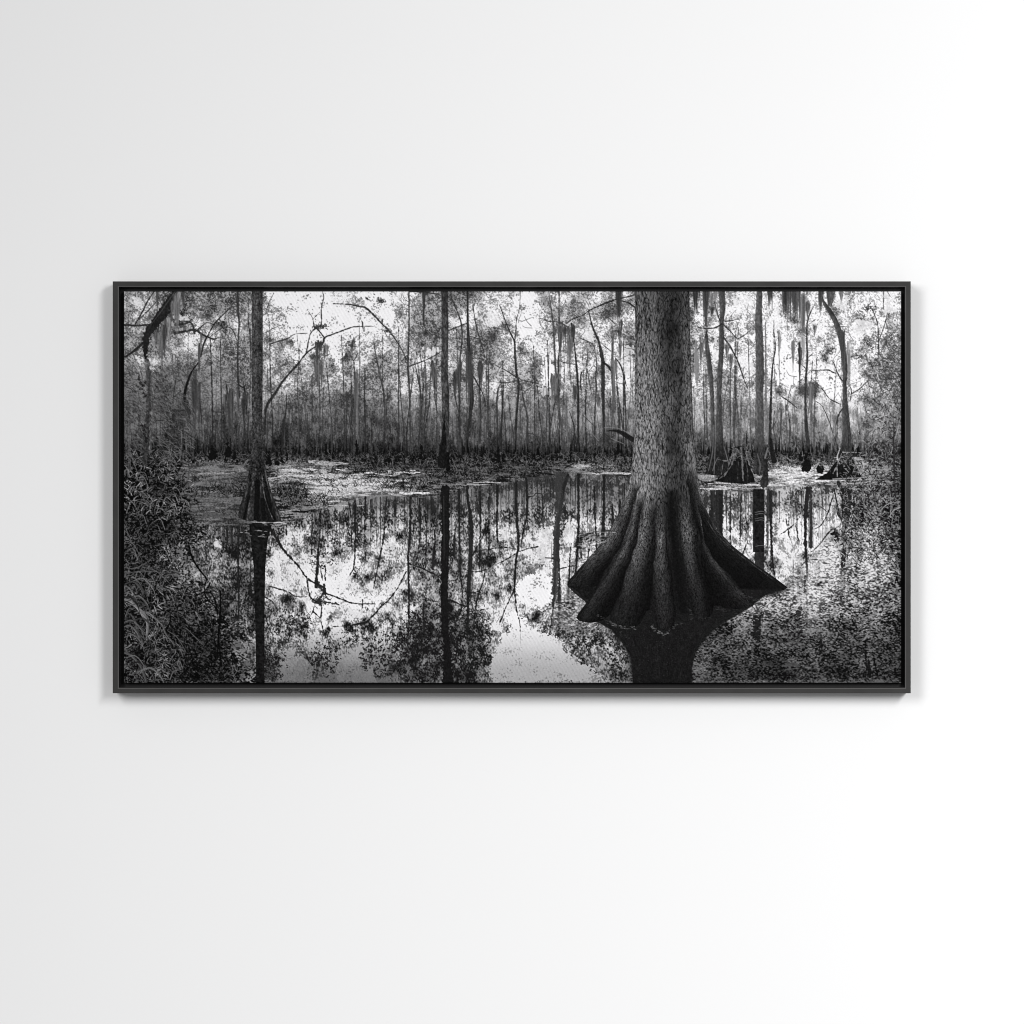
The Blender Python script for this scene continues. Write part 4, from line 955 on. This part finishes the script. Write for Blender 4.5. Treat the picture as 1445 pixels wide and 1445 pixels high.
me.vertices.add(NX * NY); me.vertices.foreach_set('co', co.ravel())
me.loops.add(q.size); me.loops.foreach_set('vertex_index', q.ravel())
me.polygons.add(len(q)); me.polygons.foreach_set('loop_start', np.arange(0, q.size, 4, dtype=np.int32))
me.update(calc_edges=True)
ca = me.color_attributes.new('ink', 'FLOAT_COLOR', 'POINT')
A = (lin(P) * INK).astype(np.float32)
rgba = np.ones((NY, NX, 4), np.float32)
rgba[..., 0] = A * 1.0; rgba[..., 1] = A * .992; rgba[..., 2] = A * 1.01
ca.data.foreach_set('color', rgba.ravel())
canvas = link('canvas', me, m_can, pic)

# --- black backing board the canvas floats on
me = bpy.data.meshes.new('backing_board'); bm = bmesh.new()
bmesh.ops.create_cube(bm, size=1)
bx0, bx1, bz0, bz1 = wx(INN[0]) + .0165, wx(INN[2]) - .0165, wz(INN[3]) + .0145, wz(INN[1]) - .0145
for v in bm.verts:
    v.co = (((bx0 + bx1) / 2 + v.co.x * (bx1 - bx0)) - ox, (-.009 + v.co.y * .004) - oy, ((bz0 + bz1) / 2 + v.co.z * (bz1 - bz0)) - oz)
bm.to_mesh(me); bm.free()
link('backing_board', me, m_gap, pic)

# --- studio lamps
def area(name, loc, target, sx, sz, energy, colr=(1, 1, 1)):
    l = bpy.data.lights.new(name, 'AREA'); l.shape = 'RECTANGLE'; l.size = sx; l.size_y = sz; l.energy = energy; l.color = colr
    o = bpy.data.objects.new(name, l); scene_col.objects.link(o)
    o.location = loc
    from mathutils import Vector
    o.rotation_euler = (Vector(target) - Vector(loc)).to_track_quat('-Z', 'Y').to_euler()
    return o
for _l in LAMPS:
    area(*_l)

wd = bpy.data.worlds.new('World'); sc.world = wd; wd.use_nodes = True
bg = wd.node_tree.nodes['Background']; bg.inputs['Color'].default_value = (1, 1, 1.0, 1); bg.inputs['Strength'].default_value = AMB

cam = bpy.data.cameras.new('camera'); co_ = bpy.data.objects.new('camera', cam); scene_col.objects.link(co_)
DIST = 5.0
co_.location = (0, -(D_F + DIST), 1.5); co_.rotation_euler = (math.radians(90), 0, 0)
cam.sensor_width = 36; cam.sensor_height = 36; cam.lens = 36 * DIST / 1.445
cam.clip_start = .05; cam.clip_end = 100
sc.camera = co_

sc.render.engine = 'CYCLES'
sc.cycles.use_denoising = True
sc.cycles.filter_width = 1.0
sc.view_settings.view_transform = 'Standard'; sc.view_settings.look = 'None'
sc.view_settings.gamma = 1; sc.view_settings.exposure = 0; sc.view_settings.use_curve_mapping = False
